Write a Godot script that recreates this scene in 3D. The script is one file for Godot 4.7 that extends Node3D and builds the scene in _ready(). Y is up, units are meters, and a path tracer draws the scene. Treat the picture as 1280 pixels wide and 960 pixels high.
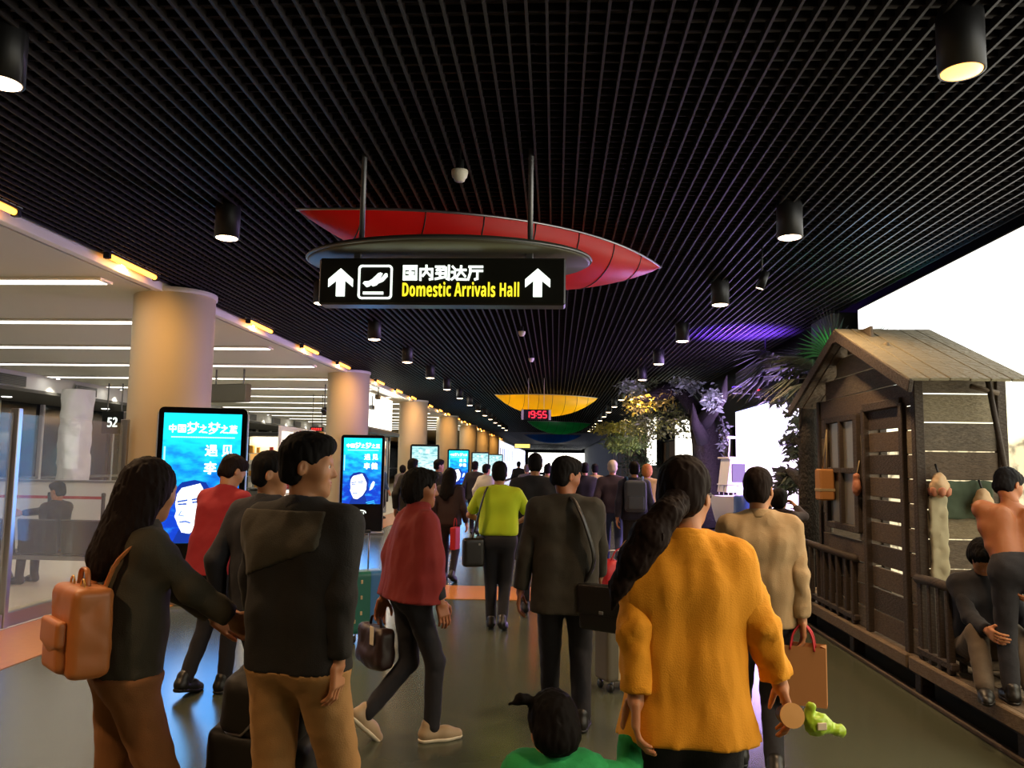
extends Node3D
# An airport arrivals corridor: open-cell black ceiling, crowd walking away, lit kiosks on one side, a village display on the other.
# Corridor runs along -Z, x to the right, y up, metres. "D" in the helpers below is distance down the corridor (z = -D).

var M := {}
var used := {}
var jobs := []
var rng := RandomNumberGenerator.new()
var wrinkle := FastNoiseLite.new()

# ---------------------------------------------------------------- small helpers
func numbered(n: String) -> String:
	used[n] = used.get(n, -1) + 1
	return n if used[n] == 0 else "%s_%03d" % [n, used[n]]

func tag(o, label: String, category := "", group := ""):
	o.set_meta("label", label)
	if category: o.set_meta("category", category)
	if group: o.set_meta("group", group)
	return o

func thing(called: String, label: String, category: String, at := Vector3.ZERO, turn := 0.0, group := "") -> Node3D:
	var o := Node3D.new()
	o.name = numbered(called)
	add_child(o)
	o.position = at
	o.rotation.y = turn
	tag(o, label, category, group)
	return o

func struct_node(called: String, at := Vector3.ZERO) -> Node3D:
	var o := Node3D.new()
	o.name = called
	add_child(o)
	o.position = at
	o.set_meta("kind", "structure")
	return o

func place(called: String, mesh: Mesh, m: Material, parent: Node = self, xf := Transform3D()) -> MeshInstance3D:
	var o := MeshInstance3D.new()
	o.name = numbered(called) if parent == self else called
	o.mesh = mesh
	if m: o.material_override = m
	o.transform = xf
	parent.add_child(o, true)
	return o

func structure(called: String, mesh: Mesh, m: Material, xf := Transform3D()) -> MeshInstance3D:
	var o := place(called, mesh, m, self, xf)
	o.set_meta("kind", "structure")
	return o

func mat(key: String, c: Color, rough := 0.7, metal := 0.0) -> StandardMaterial3D:
	var m := StandardMaterial3D.new()
	m.resource_name = key
	m.albedo_color = c
	m.roughness = rough
	m.metallic = metal
	M[key] = m
	return m

func hexmat(key: String, h: String, rough := 0.7, metal := 0.0) -> StandardMaterial3D:
	return mat(key, Color(h), rough, metal)

func glow(key: String, c: Color, power: float, base := Color(0.5, 0.5, 0.5)) -> StandardMaterial3D:
	var m := mat(key, base, 0.4)
	m.emission_enabled = true
	m.emission = c
	m.emission_energy_multiplier = power
	return m

func noise_tex(seed_: int, freq: float, lo: Color, hi: Color, size := 256, octaves := 4, normal := false, bump := 4.0) -> NoiseTexture2D:
	var t := NoiseTexture2D.new()
	var n := FastNoiseLite.new()
	n.seed = seed_
	n.frequency = freq
	n.fractal_octaves = octaves
	t.noise = n
	t.width = size
	t.height = size
	t.seamless = true
	if normal:
		t.as_normal_map = true
		t.bump_strength = bump
	else:
		var g := Gradient.new()
		g.set_color(0, lo)
		g.set_color(1, hi)
		t.color_ramp = g
	return t

func grain(m: StandardMaterial3D, tex: Texture2D, scale: Vector3, world := false) -> StandardMaterial3D:
	m.albedo_texture = tex
	m.uv1_triplanar = true
	m.uv1_world_triplanar = world
	m.uv1_scale = scale
	return m

# ---------------------------------------------------------------- mesh helpers (outward faces; Godot winds clockwise)
func S(flat := true) -> SurfaceTool:
	var st := SurfaceTool.new()
	st.begin(Mesh.PRIMITIVE_TRIANGLES)
	st.set_smooth_group(-1 if flat else 0)
	return st

func tri(st: SurfaceTool, a: Vector3, b: Vector3, c: Vector3):
	st.add_vertex(a)
	st.add_vertex(c)
	st.add_vertex(b)

func quad(st: SurfaceTool, a: Vector3, b: Vector3, c: Vector3, d: Vector3):
	tri(st, a, b, c)
	tri(st, a, c, d)

func poly(st: SurfaceTool, pts: Array, inside: Vector3):
	var n: Vector3 = (pts[1] - pts[0]).cross(pts[2] - pts[0])
	var flip := n.dot(pts[0] - inside) < 0.0
	for i in range(1, pts.size() - 1):
		if flip: tri(st, pts[0], pts[i + 1], pts[i])
		else: tri(st, pts[0], pts[i], pts[i + 1])

func box(st: SurfaceTool, c: Vector3, size: Vector3, bev := 0.0, b := Basis()):
	var h := size / 2
	if bev <= 0.0:
		for ax in 3:
			for sg in [-1.0, 1.0]:
				var pts := []
				for q in [[-1, -1], [1, -1], [1, 1], [-1, 1]]:
					var v := Vector3()
					v[ax] = sg * h[ax]
					v[(ax + 1) % 3] = q[0] * h[(ax + 1) % 3]
					v[(ax + 2) % 3] = q[1] * h[(ax + 2) % 3]
					pts.append(c + b * v)
				poly(st, pts, c)
		return
	bev = minf(bev, minf(h.x, minf(h.y, h.z)) * 0.9)
	var cv := func(sx, sy, sz, ax):
		var v := Vector3(sx * h.x, sy * h.y, sz * h.z)
		var sg := Vector3(sx, sy, sz)
		for k in 3:
			if k != ax: v[k] -= sg[k] * bev
		return c + b * v
	for ax in 3:
		for sg in [-1, 1]:
			var pts := []
			for q in [[-1, -1], [1, -1], [1, 1], [-1, 1]]:
				var s3 := [0, 0, 0]
				s3[ax] = sg
				s3[(ax + 1) % 3] = q[0]
				s3[(ax + 2) % 3] = q[1]
				pts.append(cv.call(s3[0], s3[1], s3[2], ax))
			poly(st, pts, c)
	for ax in 3:
		var u := (ax + 1) % 3
		var w := (ax + 2) % 3
		for q in [[-1, -1], [1, -1], [1, 1], [-1, 1]]:
			var s1 := [0, 0, 0]
			var s2 := [0, 0, 0]
			s1[ax] = -1
			s2[ax] = 1
			for s3 in [s1, s2]:
				s3[u] = q[0]
				s3[w] = q[1]
			poly(st, [cv.call(s1[0], s1[1], s1[2], u), cv.call(s2[0], s2[1], s2[2], u), cv.call(s2[0], s2[1], s2[2], w), cv.call(s1[0], s1[1], s1[2], w)], c)
	for sx in [-1, 1]:
		for sy in [-1, 1]:
			for sz in [-1, 1]:
				poly(st, [cv.call(sx, sy, sz, 0), cv.call(sx, sy, sz, 1), cv.call(sx, sy, sz, 2)], c)

func frame_for(d: Vector3) -> Array:
	var up := Vector3.UP if absf(d.y) < 0.95 else Vector3.RIGHT
	var u := d.cross(up).normalized()
	return [u, u.cross(d).normalized()]

func tube(st: SurfaceTool, pts: Array, r, n := 8, flat := 1.0):
	var rings := []
	var u := Vector3()
	for i in pts.size():
		var d: Vector3
		if i == 0: d = pts[1] - pts[0]
		elif i == pts.size() - 1: d = pts[i] - pts[i - 1]
		else: d = (pts[i + 1] - pts[i]).normalized() + (pts[i] - pts[i - 1]).normalized()
		d = d.normalized()
		if u == Vector3(): u = frame_for(d)[0]
		u = (u - d * u.dot(d)).normalized()
		var w := d.cross(u)
		var rr: float = r[i] if r is Array else r
		var ring := []
		for k in n:
			var a := TAU * k / n
			ring.append(pts[i] + u * cos(a) * rr + w * sin(a) * rr * flat)
		rings.append(ring)
	for i in rings.size() - 1:
		for k in n:
			var k2 := (k + 1) % n
			quad(st, rings[i][k], rings[i][k2], rings[i + 1][k2], rings[i + 1][k])
	for k in range(1, n - 1):
		tri(st, rings[0][0], rings[0][k + 1], rings[0][k])
		var e: Array = rings[-1]
		tri(st, e[0], e[k], e[k + 1])

func lathe(st: SurfaceTool, prof: Array, n := 24, xf := Transform3D()):
	for i in prof.size() - 1:
		var p: Vector2 = prof[i]
		var q: Vector2 = prof[i + 1]
		for k in n:
			var a := TAU * k / n
			var b := TAU * (k + 1) / n
			var p0 := xf * Vector3(cos(a) * p.x, p.y, -sin(a) * p.x)
			var p1 := xf * Vector3(cos(b) * p.x, p.y, -sin(b) * p.x)
			var q0 := xf * Vector3(cos(a) * q.x, q.y, -sin(a) * q.x)
			var q1 := xf * Vector3(cos(b) * q.x, q.y, -sin(b) * q.x)
			if p.x > 0.0: tri(st, p0, p1, q1 if q.x > 0.0 else q0)
			if q.x > 0.0: tri(st, p0, q1, q0)

func extr(st: SurfaceTool, pts: PackedVector2Array, depth: float, xf := Transform3D()):
	if Geometry2D.is_polygon_clockwise(pts): pts.reverse()
	var idx := Geometry2D.triangulate_polygon(pts)
	var f := func(p: Vector2, z: float): return xf * Vector3(p.x, p.y, z)
	for i in range(0, idx.size(), 3):
		var a := pts[idx[i]]
		var b := pts[idx[i + 1]]
		var c := pts[idx[i + 2]]
		if (b - a).cross(c - a) < 0.0:
			var t := b
			b = c
			c = t
		tri(st, f.call(a, depth / 2), f.call(b, depth / 2), f.call(c, depth / 2))
		tri(st, f.call(a, -depth / 2), f.call(c, -depth / 2), f.call(b, -depth / 2))
	for i in pts.size():
		var a := pts[i]
		var b := pts[(i + 1) % pts.size()]
		quad(st, f.call(a, -depth / 2), f.call(b, -depth / 2), f.call(b, depth / 2), f.call(a, depth / 2))

func done(st: SurfaceTool) -> ArrayMesh:
	st.generate_normals()
	return st.commit()

func boxmesh(size: Vector3, bev := 0.0, c := Vector3.ZERO) -> ArrayMesh:
	var st := S()
	box(st, c, size, bev)
	return done(st)

func part(called: String, st: SurfaceTool, m: Material, parent: Node, xf := Transform3D()) -> MeshInstance3D:
	return place(called, done(st), m, parent, xf)

func at(p: Vector3, yaw := 0.0) -> Transform3D:
	return Transform3D(Basis(Vector3.UP, yaw), p)

func lamp_spot(p: Vector3, to: Vector3, e: float, c: Color, angle: float, soft := 0.08, called := "downlight_beam", parent: Node = self):
	var l := SpotLight3D.new()
	l.name = called
	l.light_energy = e
	l.light_color = c
	l.spot_angle = angle
	l.spot_angle_attenuation = 0.6
	l.spot_range = 60.0
	l.spot_attenuation = 2.0
	l.light_size = soft
	l.shadow_enabled = true
	parent.add_child(l, true)
	l.position = p
	var z := -(to).normalized()
	var x := (Vector3.RIGHT if absf(z.x) < 0.9 else Vector3.FORWARD).cross(z).normalized()
	l.basis = Basis(x, z.cross(x), z)

func lamp_omni(p: Vector3, e: float, c: Color, soft := 0.05, called := "bulb_light", parent: Node = self):
	var l := OmniLight3D.new()
	l.name = called
	l.light_energy = e
	l.light_color = c
	l.light_size = soft
	l.omni_range = 60.0
	l.omni_attenuation = 2.0
	l.shadow_enabled = true
	parent.add_child(l, true)
	l.position = p

func lamp_area(p: Vector3, normal: Vector3, size: Vector2, e: float, c: Color, called := "panel_light", parent: Node = self):
	var l := AreaLight3D.new()
	l.name = called
	l.light_energy = e
	l.light_color = c
	l.area_size = size
	l.area_range = 80.0
	l.area_attenuation = 2.0
	l.shadow_enabled = true
	parent.add_child(l, true)
	l.position = p
	var z := -normal.normalized()
	var up := Vector3.UP if absf(z.y) < 0.9 else Vector3.FORWARD
	var x := up.cross(z).normalized()
	l.basis = Basis(x, z.cross(x), z)

# ---------------------------------------------------------------- distance-field bodies (surface nets)
# prim: [kind, a, b, ra, rb, k, inverse basis]; kind 0 tapered capsule, 1 ellipsoid, 3 rounded box; add 10 to cut away
func cap(a: Vector3, b: Vector3, ra: float, rb := -1.0, k := 0.03) -> Array:
	return [0, a, b, ra, ra if rb < 0.0 else rb, k, Basis()]

func ell(c: Vector3, r: Vector3, k := 0.02, b := Basis()) -> Array:
	return [1, c, r, 0.0, 0.0, k, b.inverse()]

func rbox(c: Vector3, half: Vector3, round_: float, k := 0.01, b := Basis()) -> Array:
	return [3, c, half - Vector3.ONE * round_, round_, 0.0, k, b.inverse()]

func minus(p: Array) -> Array:
	p[0] += 10
	return p

func moved(prims: Array, xf: Transform3D) -> Array:
	var out := []
	var sc := xf.basis.x.length()
	var rot := xf.basis.orthonormalized()
	for p in prims:
		var q: Array = p.duplicate()
		q[1] = xf * p[1]
		if p[0] % 10 == 0: q[2] = xf * p[2]
		else:
			q[2] = p[2] * sc
			q[6] = p[6] * rot.inverse()
		q[3] = p[3] * sc
		q[4] = p[4] * sc
		q[5] = p[5] * sc
		out.append(q)
	return out

func grid(prims: Array, cell: float, cuts := [], amp := 0.0, freq := 10.0, along := 0.8) -> Dictionary:
	return {"p": prims, "cell": cell, "cuts": cuts, "amp": amp, "freq": freq, "along": along}

func prim_d(p: Vector3, q: Array) -> float:
	var kind: int = q[0] % 10
	if kind == 0:
		var ab: Vector3 = q[2] - q[1]
		var l := ab.length_squared()
		var t := 0.0 if l < 1e-9 else clampf((p - q[1]).dot(ab) / l, 0.0, 1.0)
		return (p - q[1] - ab * t).length() - lerpf(q[3], q[4], t)
	var v: Vector3 = q[6] * (p - q[1])
	if kind == 1:
		var k0: float = (v / q[2]).length()
		var k1: float = (v / (q[2] * q[2])).length()
		return k0 * (k0 - 1.0) / maxf(k1, 1e-6)
	var e: Vector3 = v.abs() - q[2]
	return e.max(Vector3.ZERO).length() + minf(maxf(e.x, maxf(e.y, e.z)), 0.0) - q[3]

func field(p: Vector3, near: Array, g: Dictionary) -> float:
	var d := 1e9
	var cut := -1e9
	for q in near:
		var e := prim_d(p, q)
		if q[0] >= 10:
			cut = maxf(cut, -e)
			continue
		var h: float = q[5] - absf(d - e)
		d = minf(d, e) if h <= 0.0 else minf(d, e) - h * h / (4.0 * q[5])
	d = maxf(d, cut)
	if g.amp != 0.0 and absf(d) < 0.05:
		d += g.amp * wrinkle.get_noise_3d(p.x * g.freq, p.y * g.freq * g.along, p.z * g.freq)
	for c in g.cuts:
		d = maxf(d, c.x * p.x + c.y * p.y + c.z * p.z - c.w)
	return d

func cut_plane(point: Vector3, n: Vector3) -> Vector4:
	n = n.normalized()
	return Vector4(n.x, n.y, n.z, n.dot(point))

func mesh_grid(g: Dictionary, V: PackedVector3Array, I: PackedInt32Array) -> void:
	const B := 5
	var c: float = g.cell
	var lo := Vector3.ONE * 1e9
	var hi := -lo
	for q in g.p:
		if q[0] >= 10: continue
		var r := Vector3.ONE * maxf(q[3], q[4])
		if q[0] == 0:
			lo = lo.min(q[1] - r).min(q[2] - r)
			hi = hi.max(q[1] + r).max(q[2] + r)
		else:
			var e: float = q[2].length() + q[3] if q[0] == 3 else maxf(q[2].x, maxf(q[2].y, q[2].z))
			lo = lo.min(q[1] - Vector3.ONE * e)
			hi = hi.max(q[1] + Vector3.ONE * e)
	lo -= Vector3.ONE * (c * 2 + 0.012 + g.amp)
	hi += Vector3.ONE * (c * 2 + 0.012 + g.amp)
	var bx := int(ceil((hi.x - lo.x) / c / B)) + 1
	var by := int(ceil((hi.y - lo.y) / c / B)) + 1
	var bz := int(ceil((hi.z - lo.z) / c / B)) + 1
	var nx := bx * B
	var ny := by * B
	var nz := bz * B
	var nxy := nx * ny
	var F := PackedFloat32Array()
	F.resize(nxy * nz)
	F.fill(1.0)
	var reach: float = c * (B * 0.87 + 1.8) + 0.02 + g.amp
	var active := []
	for kz in bz:
		for ky in by:
			for kx in bx:
				var m := lo + Vector3(kx + 0.5, ky + 0.5, kz + 0.5) * (c * B)
				var near := []
				var best := 1e9
				for q in g.p:
					var e := prim_d(m, q)
					if q[0] >= 10:
						if e < reach * 1.3: near.append(q)
					else:
						if e < reach + q[5]: near.append(q)
						best = minf(best, e)
				if best > reach: continue
				var hollow: bool = best < -reach
				if hollow:
					for q in g.p:
						if q[0] >= 10 and prim_d(m, q) < reach * 1.3: hollow = false
					for p in g.cuts:
						if p.x * m.x + p.y * m.y + p.z * m.z - p.w > -reach: hollow = false
				if not hollow: active.append([kx, ky, kz])
				for z in range(kz * B, kz * B + B):
					for y in range(ky * B, ky * B + B):
						var row := z * nxy + y * nx
						for x in range(kx * B, kx * B + B):
							F[row + x] = -1.0 if hollow else field(lo + Vector3(x, y, z) * c, near, g)
	var at_ := {}
	var base := V.size()
	var off := [0, 1, nx, nx + 1, nxy, nxy + 1, nxy + nx, nxy + nx + 1]
	var edges := [[0, 1], [2, 3], [4, 5], [6, 7], [0, 2], [1, 3], [4, 6], [5, 7], [0, 4], [1, 5], [2, 6], [3, 7]]
	for blk in active:
		for z in range(blk[2] * B, mini(blk[2] * B + B, nz - 1)):
			for y in range(blk[1] * B, mini(blk[1] * B + B, ny - 1)):
				for x in range(blk[0] * B, mini(blk[0] * B + B, nx - 1)):
					var i: int = z * nxy + y * nx + x
					var mask := 0
					for k in 8:
						if F[i + off[k]] < 0.0: mask |= 1 << k
					if mask == 0 or mask == 255: continue
					var sum := Vector3()
					var cnt := 0
					for e in edges:
						var a: float = F[i + off[e[0]]]
						var b: float = F[i + off[e[1]]]
						if (a < 0.0) == (b < 0.0): continue
						var t := a / (a - b)
						var p0 := Vector3(e[0] & 1, (e[0] >> 1) & 1, e[0] >> 2)
						var p1 := Vector3(e[1] & 1, (e[1] >> 1) & 1, e[1] >> 2)
						sum += p0.lerp(p1, t)
						cnt += 1
					at_[i] = V.size()
					V.append(lo + (Vector3(x, y, z) + sum / cnt) * c)
	for i in at_:
		var inside: bool = F[i] < 0.0
		for ax in 3:
			var d: int = [1, nx, nxy][ax]
			if (F[i + d] < 0.0) == inside: continue
			var u: int = [nx, nxy, 1][ax]
			var w: int = [nxy, 1, nx][ax]
			if not (at_.has(i - u) and at_.has(i - w) and at_.has(i - u - w)): continue
			var q := [at_[i - u - w], at_[i - w], at_[i], at_[i - u]]
			if not inside: q.reverse()
			I.append_array(PackedInt32Array([q[0], q[2], q[1], q[0], q[3], q[2]]))

func run_job(k: int) -> void:
	var V := PackedVector3Array()
	var I := PackedInt32Array()
	for g in jobs[k].grids: mesh_grid(g, V, I)
	var N := PackedVector3Array()
	N.resize(V.size())
	for i in range(0, I.size(), 3):
		var n := (V[I[i + 2]] - V[I[i]]).cross(V[I[i + 1]] - V[I[i]])
		N[I[i]] += n
		N[I[i + 1]] += n
		N[I[i + 2]] += n
	for i in N.size(): N[i] = N[i].normalized()
	jobs[k].out = [V, N, I]

func sdf(called: String, grids: Array, m: Material, parent: Node = self) -> MeshInstance3D:
	var o := MeshInstance3D.new()
	o.name = numbered(called) if parent == self else called
	o.material_override = m
	parent.add_child(o, true)
	jobs.append({"node": o, "grids": grids, "out": []})
	return o

func run_jobs():
	var id := WorkerThreadPool.add_group_task(run_job, jobs.size(), 4, true)
	WorkerThreadPool.wait_for_group_task_completion(id)
	for j in jobs:
		if j.out[0].size() == 0:
			print("empty body: ", j.node.name)
			continue
		var a := []
		a.resize(Mesh.ARRAY_MAX)
		a[Mesh.ARRAY_VERTEX] = j.out[0]
		a[Mesh.ARRAY_NORMAL] = j.out[1]
		a[Mesh.ARRAY_INDEX] = j.out[2]
		var am := ArrayMesh.new()
		am.add_surface_from_arrays(Mesh.PRIMITIVE_TRIANGLES, a)
		j.node.mesh = am

# ---------------------------------------------------------------- materials
func materials():
	var fl := hexmat("floor", "8c9083", 0.22)
	grain(fl, noise_tex(3, 0.02, Color("8c9083"), Color("919588"), 512), Vector3.ONE * 0.35, true)
	var bs := hexmat("border_stone", "c9a06c", 0.28)
	grain(bs, noise_tex(8, 0.05, Color("dcb878"), Color("e6c484"), 256), Vector3.ONE * 0.8, true)
	hexmat("orange_stone", "c9853f", 0.3)
	hexmat("black_slat", "262322", 0.55).metallic_specular = 0.3
	hexmat("black_cross", "1e1b1a", 0.8).metallic_specular = 0.15
	hexmat("plenum", "3a3633", 0.95)
	hexmat("dark_wall", "1a1918", 0.85)
	hexmat("white_paint", "e2ddd4", 0.6)
	hexmat("hall_ceiling", "c2c0b0", 0.5)
	hexmat("hall_floor", "c4c4b8", 0.3)
	hexmat("hall_wall", "c8c8c4", 0.6)
	hexmat("hall_dark", "4a4844", 0.6)
	hexmat("window_night", "0c0f12", 0.12)
	hexmat("column_paint", "c2b294", 0.55)
	hexmat("black_metal", "0c0c0c", 0.5)
	hexmat("black_gloss", "0c0c0e", 0.15)
	hexmat("steel", "a8a8ac", 0.3, 0.9)
	hexmat("grey_metal", "6a6a6a", 0.4, 0.7)
	hexmat("white_plastic", "d8d2c0", 0.5)
	hexmat("sign_black", "15150f", 0.35)
	hexmat("oval_olive", "4a4636", 0.5)
	var g := mat("glass", Color(0.9, 0.95, 0.95, 0.08), 0.03)
	g.metallic_specular = 0.25
	g.transparency = BaseMaterial3D.TRANSPARENCY_ALPHA
	for c in [["leaf_red", "c21f1c", "a01010"], ["leaf_yellow", "e6c416", "f0c400"], ["leaf_green", "0f5236", "0c6030"], ["leaf_blue", "143a50", "104070"]]:
		var m := hexmat(c[0], c[1], 0.45)
		m.backlight_enabled = true
		m.backlight = Color(c[2]) * (0.9 / maxf(Color(c[2]).r, maxf(Color(c[2]).g, Color(c[2]).b)))
	glow("lamp_disc", Color(1, 0.86, 0.7), 9.0)
	glow("bulb_dim", Color(1, 0.86, 0.7), 0.8)
	glow("lamp_amber", Color(1, 0.66, 0.3), 5.0)
	glow("lamp_bar", Color(1, 0.62, 0.2), 6.0)
	glow("line_white", Color(1, 0.98, 0.93), 3.2)
	glow("glyph_white", Color(0.95, 1, 0.95), 1.6)
	glow("glyph_yellow", Color(1, 0.93, 0.05), 1.2)
	glow("led_red", Color(1, 0.02, 0.05), 2.6)
	glow("spot_white", Color(1, 1, 0.95), 6.0)
	glow("panel_white", Color(1.0, 0.98, 0.92), 2.6)
	glow("panel_lilac", Color(0.86, 0.76, 1.0), 3.0)
	glow("panel_blue_white", Color(0.84, 0.86, 1.0), 1.7)
	glow("shop_white", Color(1.0, 0.97, 0.88), 1.3)
	glow("shop_gold", Color(1.0, 0.72, 0.35), 0.8)
	# weathered timber
	for w in [["wood_grey", "4c443a", "665b4c"], ["wood_mid", "45392d", "5a4b3b"], ["wood_dark", "2c231c", "40342a"], ["wood_pale", "6c6350", "82775f"], ["wood_deck", "5e4e3a", "766450"], ["wood_part", "6a5138", "86684a"], ["roof_pale", "6c654f", "7b735b"]]:
		var m := mat(w[0], Color.WHITE, 0.75)
		grain(m, noise_tex(w[0].hash() % 997, 0.02, Color(w[1]), Color(w[2]), 256, 5), Vector3(1.2, 9.0, 1.2))
		m.normal_enabled = true
		m.normal_texture = noise_tex(w[0].hash() % 811, 0.05, Color.BLACK, Color.WHITE, 256, 4, true, 5.0)
		m.normal_scale = 0.6
	var bk := mat("bark", Color.WHITE, 0.9)
	grain(bk, noise_tex(77, 0.03, Color("16120e"), Color("2e2820"), 256, 5), Vector3(3, 1.2, 3))
	bk.normal_enabled = true
	bk.normal_texture = noise_tex(78, 0.05, Color.BLACK, Color.WHITE, 256, 5, true, 10.0)
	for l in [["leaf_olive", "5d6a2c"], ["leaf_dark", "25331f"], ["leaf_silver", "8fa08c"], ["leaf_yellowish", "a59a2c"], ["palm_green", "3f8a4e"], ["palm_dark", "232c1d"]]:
		var m := hexmat(l[0], l[1], 0.5)
		m.backlight_enabled = true
		m.backlight = Color(0.12, 0.12, 0.12) if l[0].begins_with("palm") else Color(0.3, 0.3, 0.3)

const TH := ["first", "second", "third", "fourth", "fifth", "sixth", "seventh", "eighth", "ninth", "tenth", "eleventh", "twelfth", "thirteenth", "fourteenth", "fifteenth", "sixteenth", "seventeenth", "eighteenth", "nineteenth", "twentieth", "twenty-first", "twenty-second", "twenty-third", "twenty-fourth", "twenty-fifth", "twenty-sixth", "twenty-seventh", "twenty-eighth"]

# ---------------------------------------------------------------- camera, air, big lights
func camera_and_air():
	var cam := Camera3D.new()
	cam.name = "camera"
	add_child(cam)
	cam.position = Vector3(0, 1.65, 0)
	cam.basis = Basis(Vector3(0.998455, -0.009038, 0.054820), Vector3(0.014428, 0.995010, -0.098722), Vector3(-0.053655, 0.099360, 0.993604)).transposed().orthonormalized()
	cam.fov = 2.0 * rad_to_deg(atan(480.0 / 1000.0))
	cam.near = 0.05
	cam.far = 300.0
	cam.current = true
	var we := WorldEnvironment.new()
	we.name = "air"
	var e := Environment.new()
	e.background_mode = Environment.BG_COLOR
	e.background_color = Color(0, 0, 0)
	e.tonemap_mode = Environment.TONE_MAPPER_LINEAR
	e.tonemap_exposure = 1.0
	e.sdfgi_enabled = true
	e.ssao_enabled = true
	e.ssil_enabled = true
	we.environment = e
	add_child(we)

const COL_D := [10.1, 19.0, 27.9, 36.8, 45.7, 54.6, 63.5]

# ---------------------------------------------------------------- room shell
func shell():
	structure("floor", boxmesh(Vector3(21.4, 0.3, 136), 0, Vector3(-5.8, -0.15, -61)), M.floor)
	structure("floor_001", boxmesh(Vector3(10.9, 0.006, 100), 0, Vector3(-10.7, 0.003, -46)), M.hall_floor)
	structure("trim_1", boxmesh(Vector3(0.95, 0.006, 100), 0, Vector3(-4.75, 0.003, -46)), M.border_stone)
	for k in 5:
		structure("trim_%d" % (k + 2), boxmesh(Vector3(6.9, 0.006, 1.05), 0, Vector3(-0.83, 0.003, -10.4 - 17.8 * k)), M.orange_stone)
	structure("wall_back", boxmesh(Vector3(21.4, 5.0, 0.3), 0, Vector3(-5.8, 2.35, 6.9)), M.dark_wall)
	structure("wall_end", boxmesh(Vector3(21.4, 5.0, 0.3), 0, Vector3(-5.8, 2.35, -128.6)), M.dark_wall)
	structure("wall_right", boxmesh(Vector3(0.4, 5.0, 136), 0, Vector3(4.7, 2.35, -61)), M.dark_wall)
	structure("wall_left", boxmesh(Vector3(0.3, 5.0, 136), 0, Vector3(-16.3, 2.35, -61)), M.dark_wall)
	# open-cell ceiling over the corridor
	var ceil := struct_node("ceiling")
	place("slab", boxmesh(Vector3(21.4, 0.25, 136), 0, Vector3(-5.8, 4.85, -61)), M.plenum, ceil)
	var long := boxmesh(Vector3(0.014, 0.05, 132))
	for i in 89:
		place("slat", long, M.black_slat, ceil, at(Vector3(-4.86 + 0.1 * i, 3.845, -59.6)))
	var cross := boxmesh(Vector3(8.9, 0.04, 0.012))
	for i in 211:
		place("cross_slat", cross, M.black_cross, ceil, at(Vector3(-0.46, 3.862, -2.2 - 0.1 * i)))
	var st := S()
	for i in 330:
		box(st, Vector3(-0.46, 3.862, -23.3 - 0.1 * i), Vector3(8.9, 0.04, 0.012))
	var far_slats := part("far_cross_slat", st, M.black_cross, ceil)
	far_slats.set_meta("kind", "stuff")
	# solid ceiling of the side hall, with its linear lamps
	structure("ceiling_001", boxmesh(Vector3(8.2, 0.12, 124), 0, Vector3(-9.18, 3.80, -55)), M.hall_ceiling)
	structure("trim_8", boxmesh(Vector3(0.08, 1.0, 124), 0.004, Vector3(-5.04, 4.36, -55)), M.white_paint)
	structure("trim_9", boxmesh(Vector3(0.12, 0.5, 124), 0, Vector3(-13.36, 3.52, -55)), M.hall_wall)
	structure("ceiling_002", boxmesh(Vector3(2.9, 0.08, 124), 0, Vector3(-14.7, 3.3, -55)), M.hall_dark)
	structure("trim_7", boxmesh(Vector3(0.1, 0.12, 124), 0.006, Vector3(-4.97, 3.79, -55)), M.white_paint)
	for k in 17:
		var d := 6.25 + 2.75 * k
		var l := thing("linear_light", "long white linear ceiling light, %s across the side hall" % ["nearest", "second", "third", "fourth", "fifth", "sixth", "seventh", "eighth", "ninth", "tenth", "eleventh", "twelfth", "thirteenth", "fourteenth", "fifteenth", "sixteenth", "seventeenth"][k], "light", Vector3(-9.25, 3.722, -d), 0, "linear lights of the side hall ceiling")
		part("housing", lined(Vector3(7.9, 0.03, 0.26)), M.white_paint, l)
		part("diffuser", lined(Vector3(7.8, 0.012, 0.2), Vector3(0, -0.018, 0)), M.line_white, l)
		lamp_area(Vector3(0, -0.04, 0), Vector3.DOWN, Vector2(7.8, 0.2), 2.8, Color(1, 0.98, 0.93), "linear_glow", l)
	# bulkhead washers, grilles and downlights beyond
	for k in 14:
		var d := 17.2 + 3.1 * k
		var w := thing("wall_washer", "small bright wall washer on the grey bulkhead, %s from the near end" % TH[k], "light", Vector3(-13.1, 3.7, -d), 0, "washers along the bulkhead")
		part("lamp_body", lined(Vector3(0.1, 0.05, 0.1), Vector3(0, 0.015, 0)), M.steel, w)
		part("lens", lined(Vector3(0.07, 0.01, 0.07), Vector3(0, -0.015, 0)), M.spot_white, w)
		lamp_spot(Vector3(0, -0.03, 0), Vector3(-0.12, -1, 0), 2.0, Color(1, 0.98, 0.9), 40, 0.03, "washer_beam", w)
		var v := thing("vent_grille", "dark vent grille on the grey bulkhead, %s from the near end" % TH[k], "vent", Vector3(-13.22, 3.5, -d - 1.5), PI / 2, "grilles along the bulkhead")
		part("frame", lined(Vector3(1.0, 0.26, 0.03)), M.grey_metal, v)
		for q in 6: part("louver", lined(Vector3(0.94, 0.02, 0.02), Vector3(0, -0.1 + 0.04 * q, 0.02)), M.black_metal, v)
	for k in 8:
		var dl := thing("recessed_downlight", "flat round downlight in the dark soffit, %s from the near end" % TH[k], "light", Vector3(-14.2 - 0.7 * (k % 2), 3.255, -18.5 - 2.4 * k), 0, "downlights in the dark soffit")
		var st2 := S(false)
		lathe(st2, [Vector2(0, -0.012), Vector2(0.11, -0.012), Vector2(0.13, 0), Vector2(0, 0)], 20)
		part("lens", st2, M.spot_white, dl)
	# night windows of the far outer wall
	var wn := struct_node("window_1")
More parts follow.
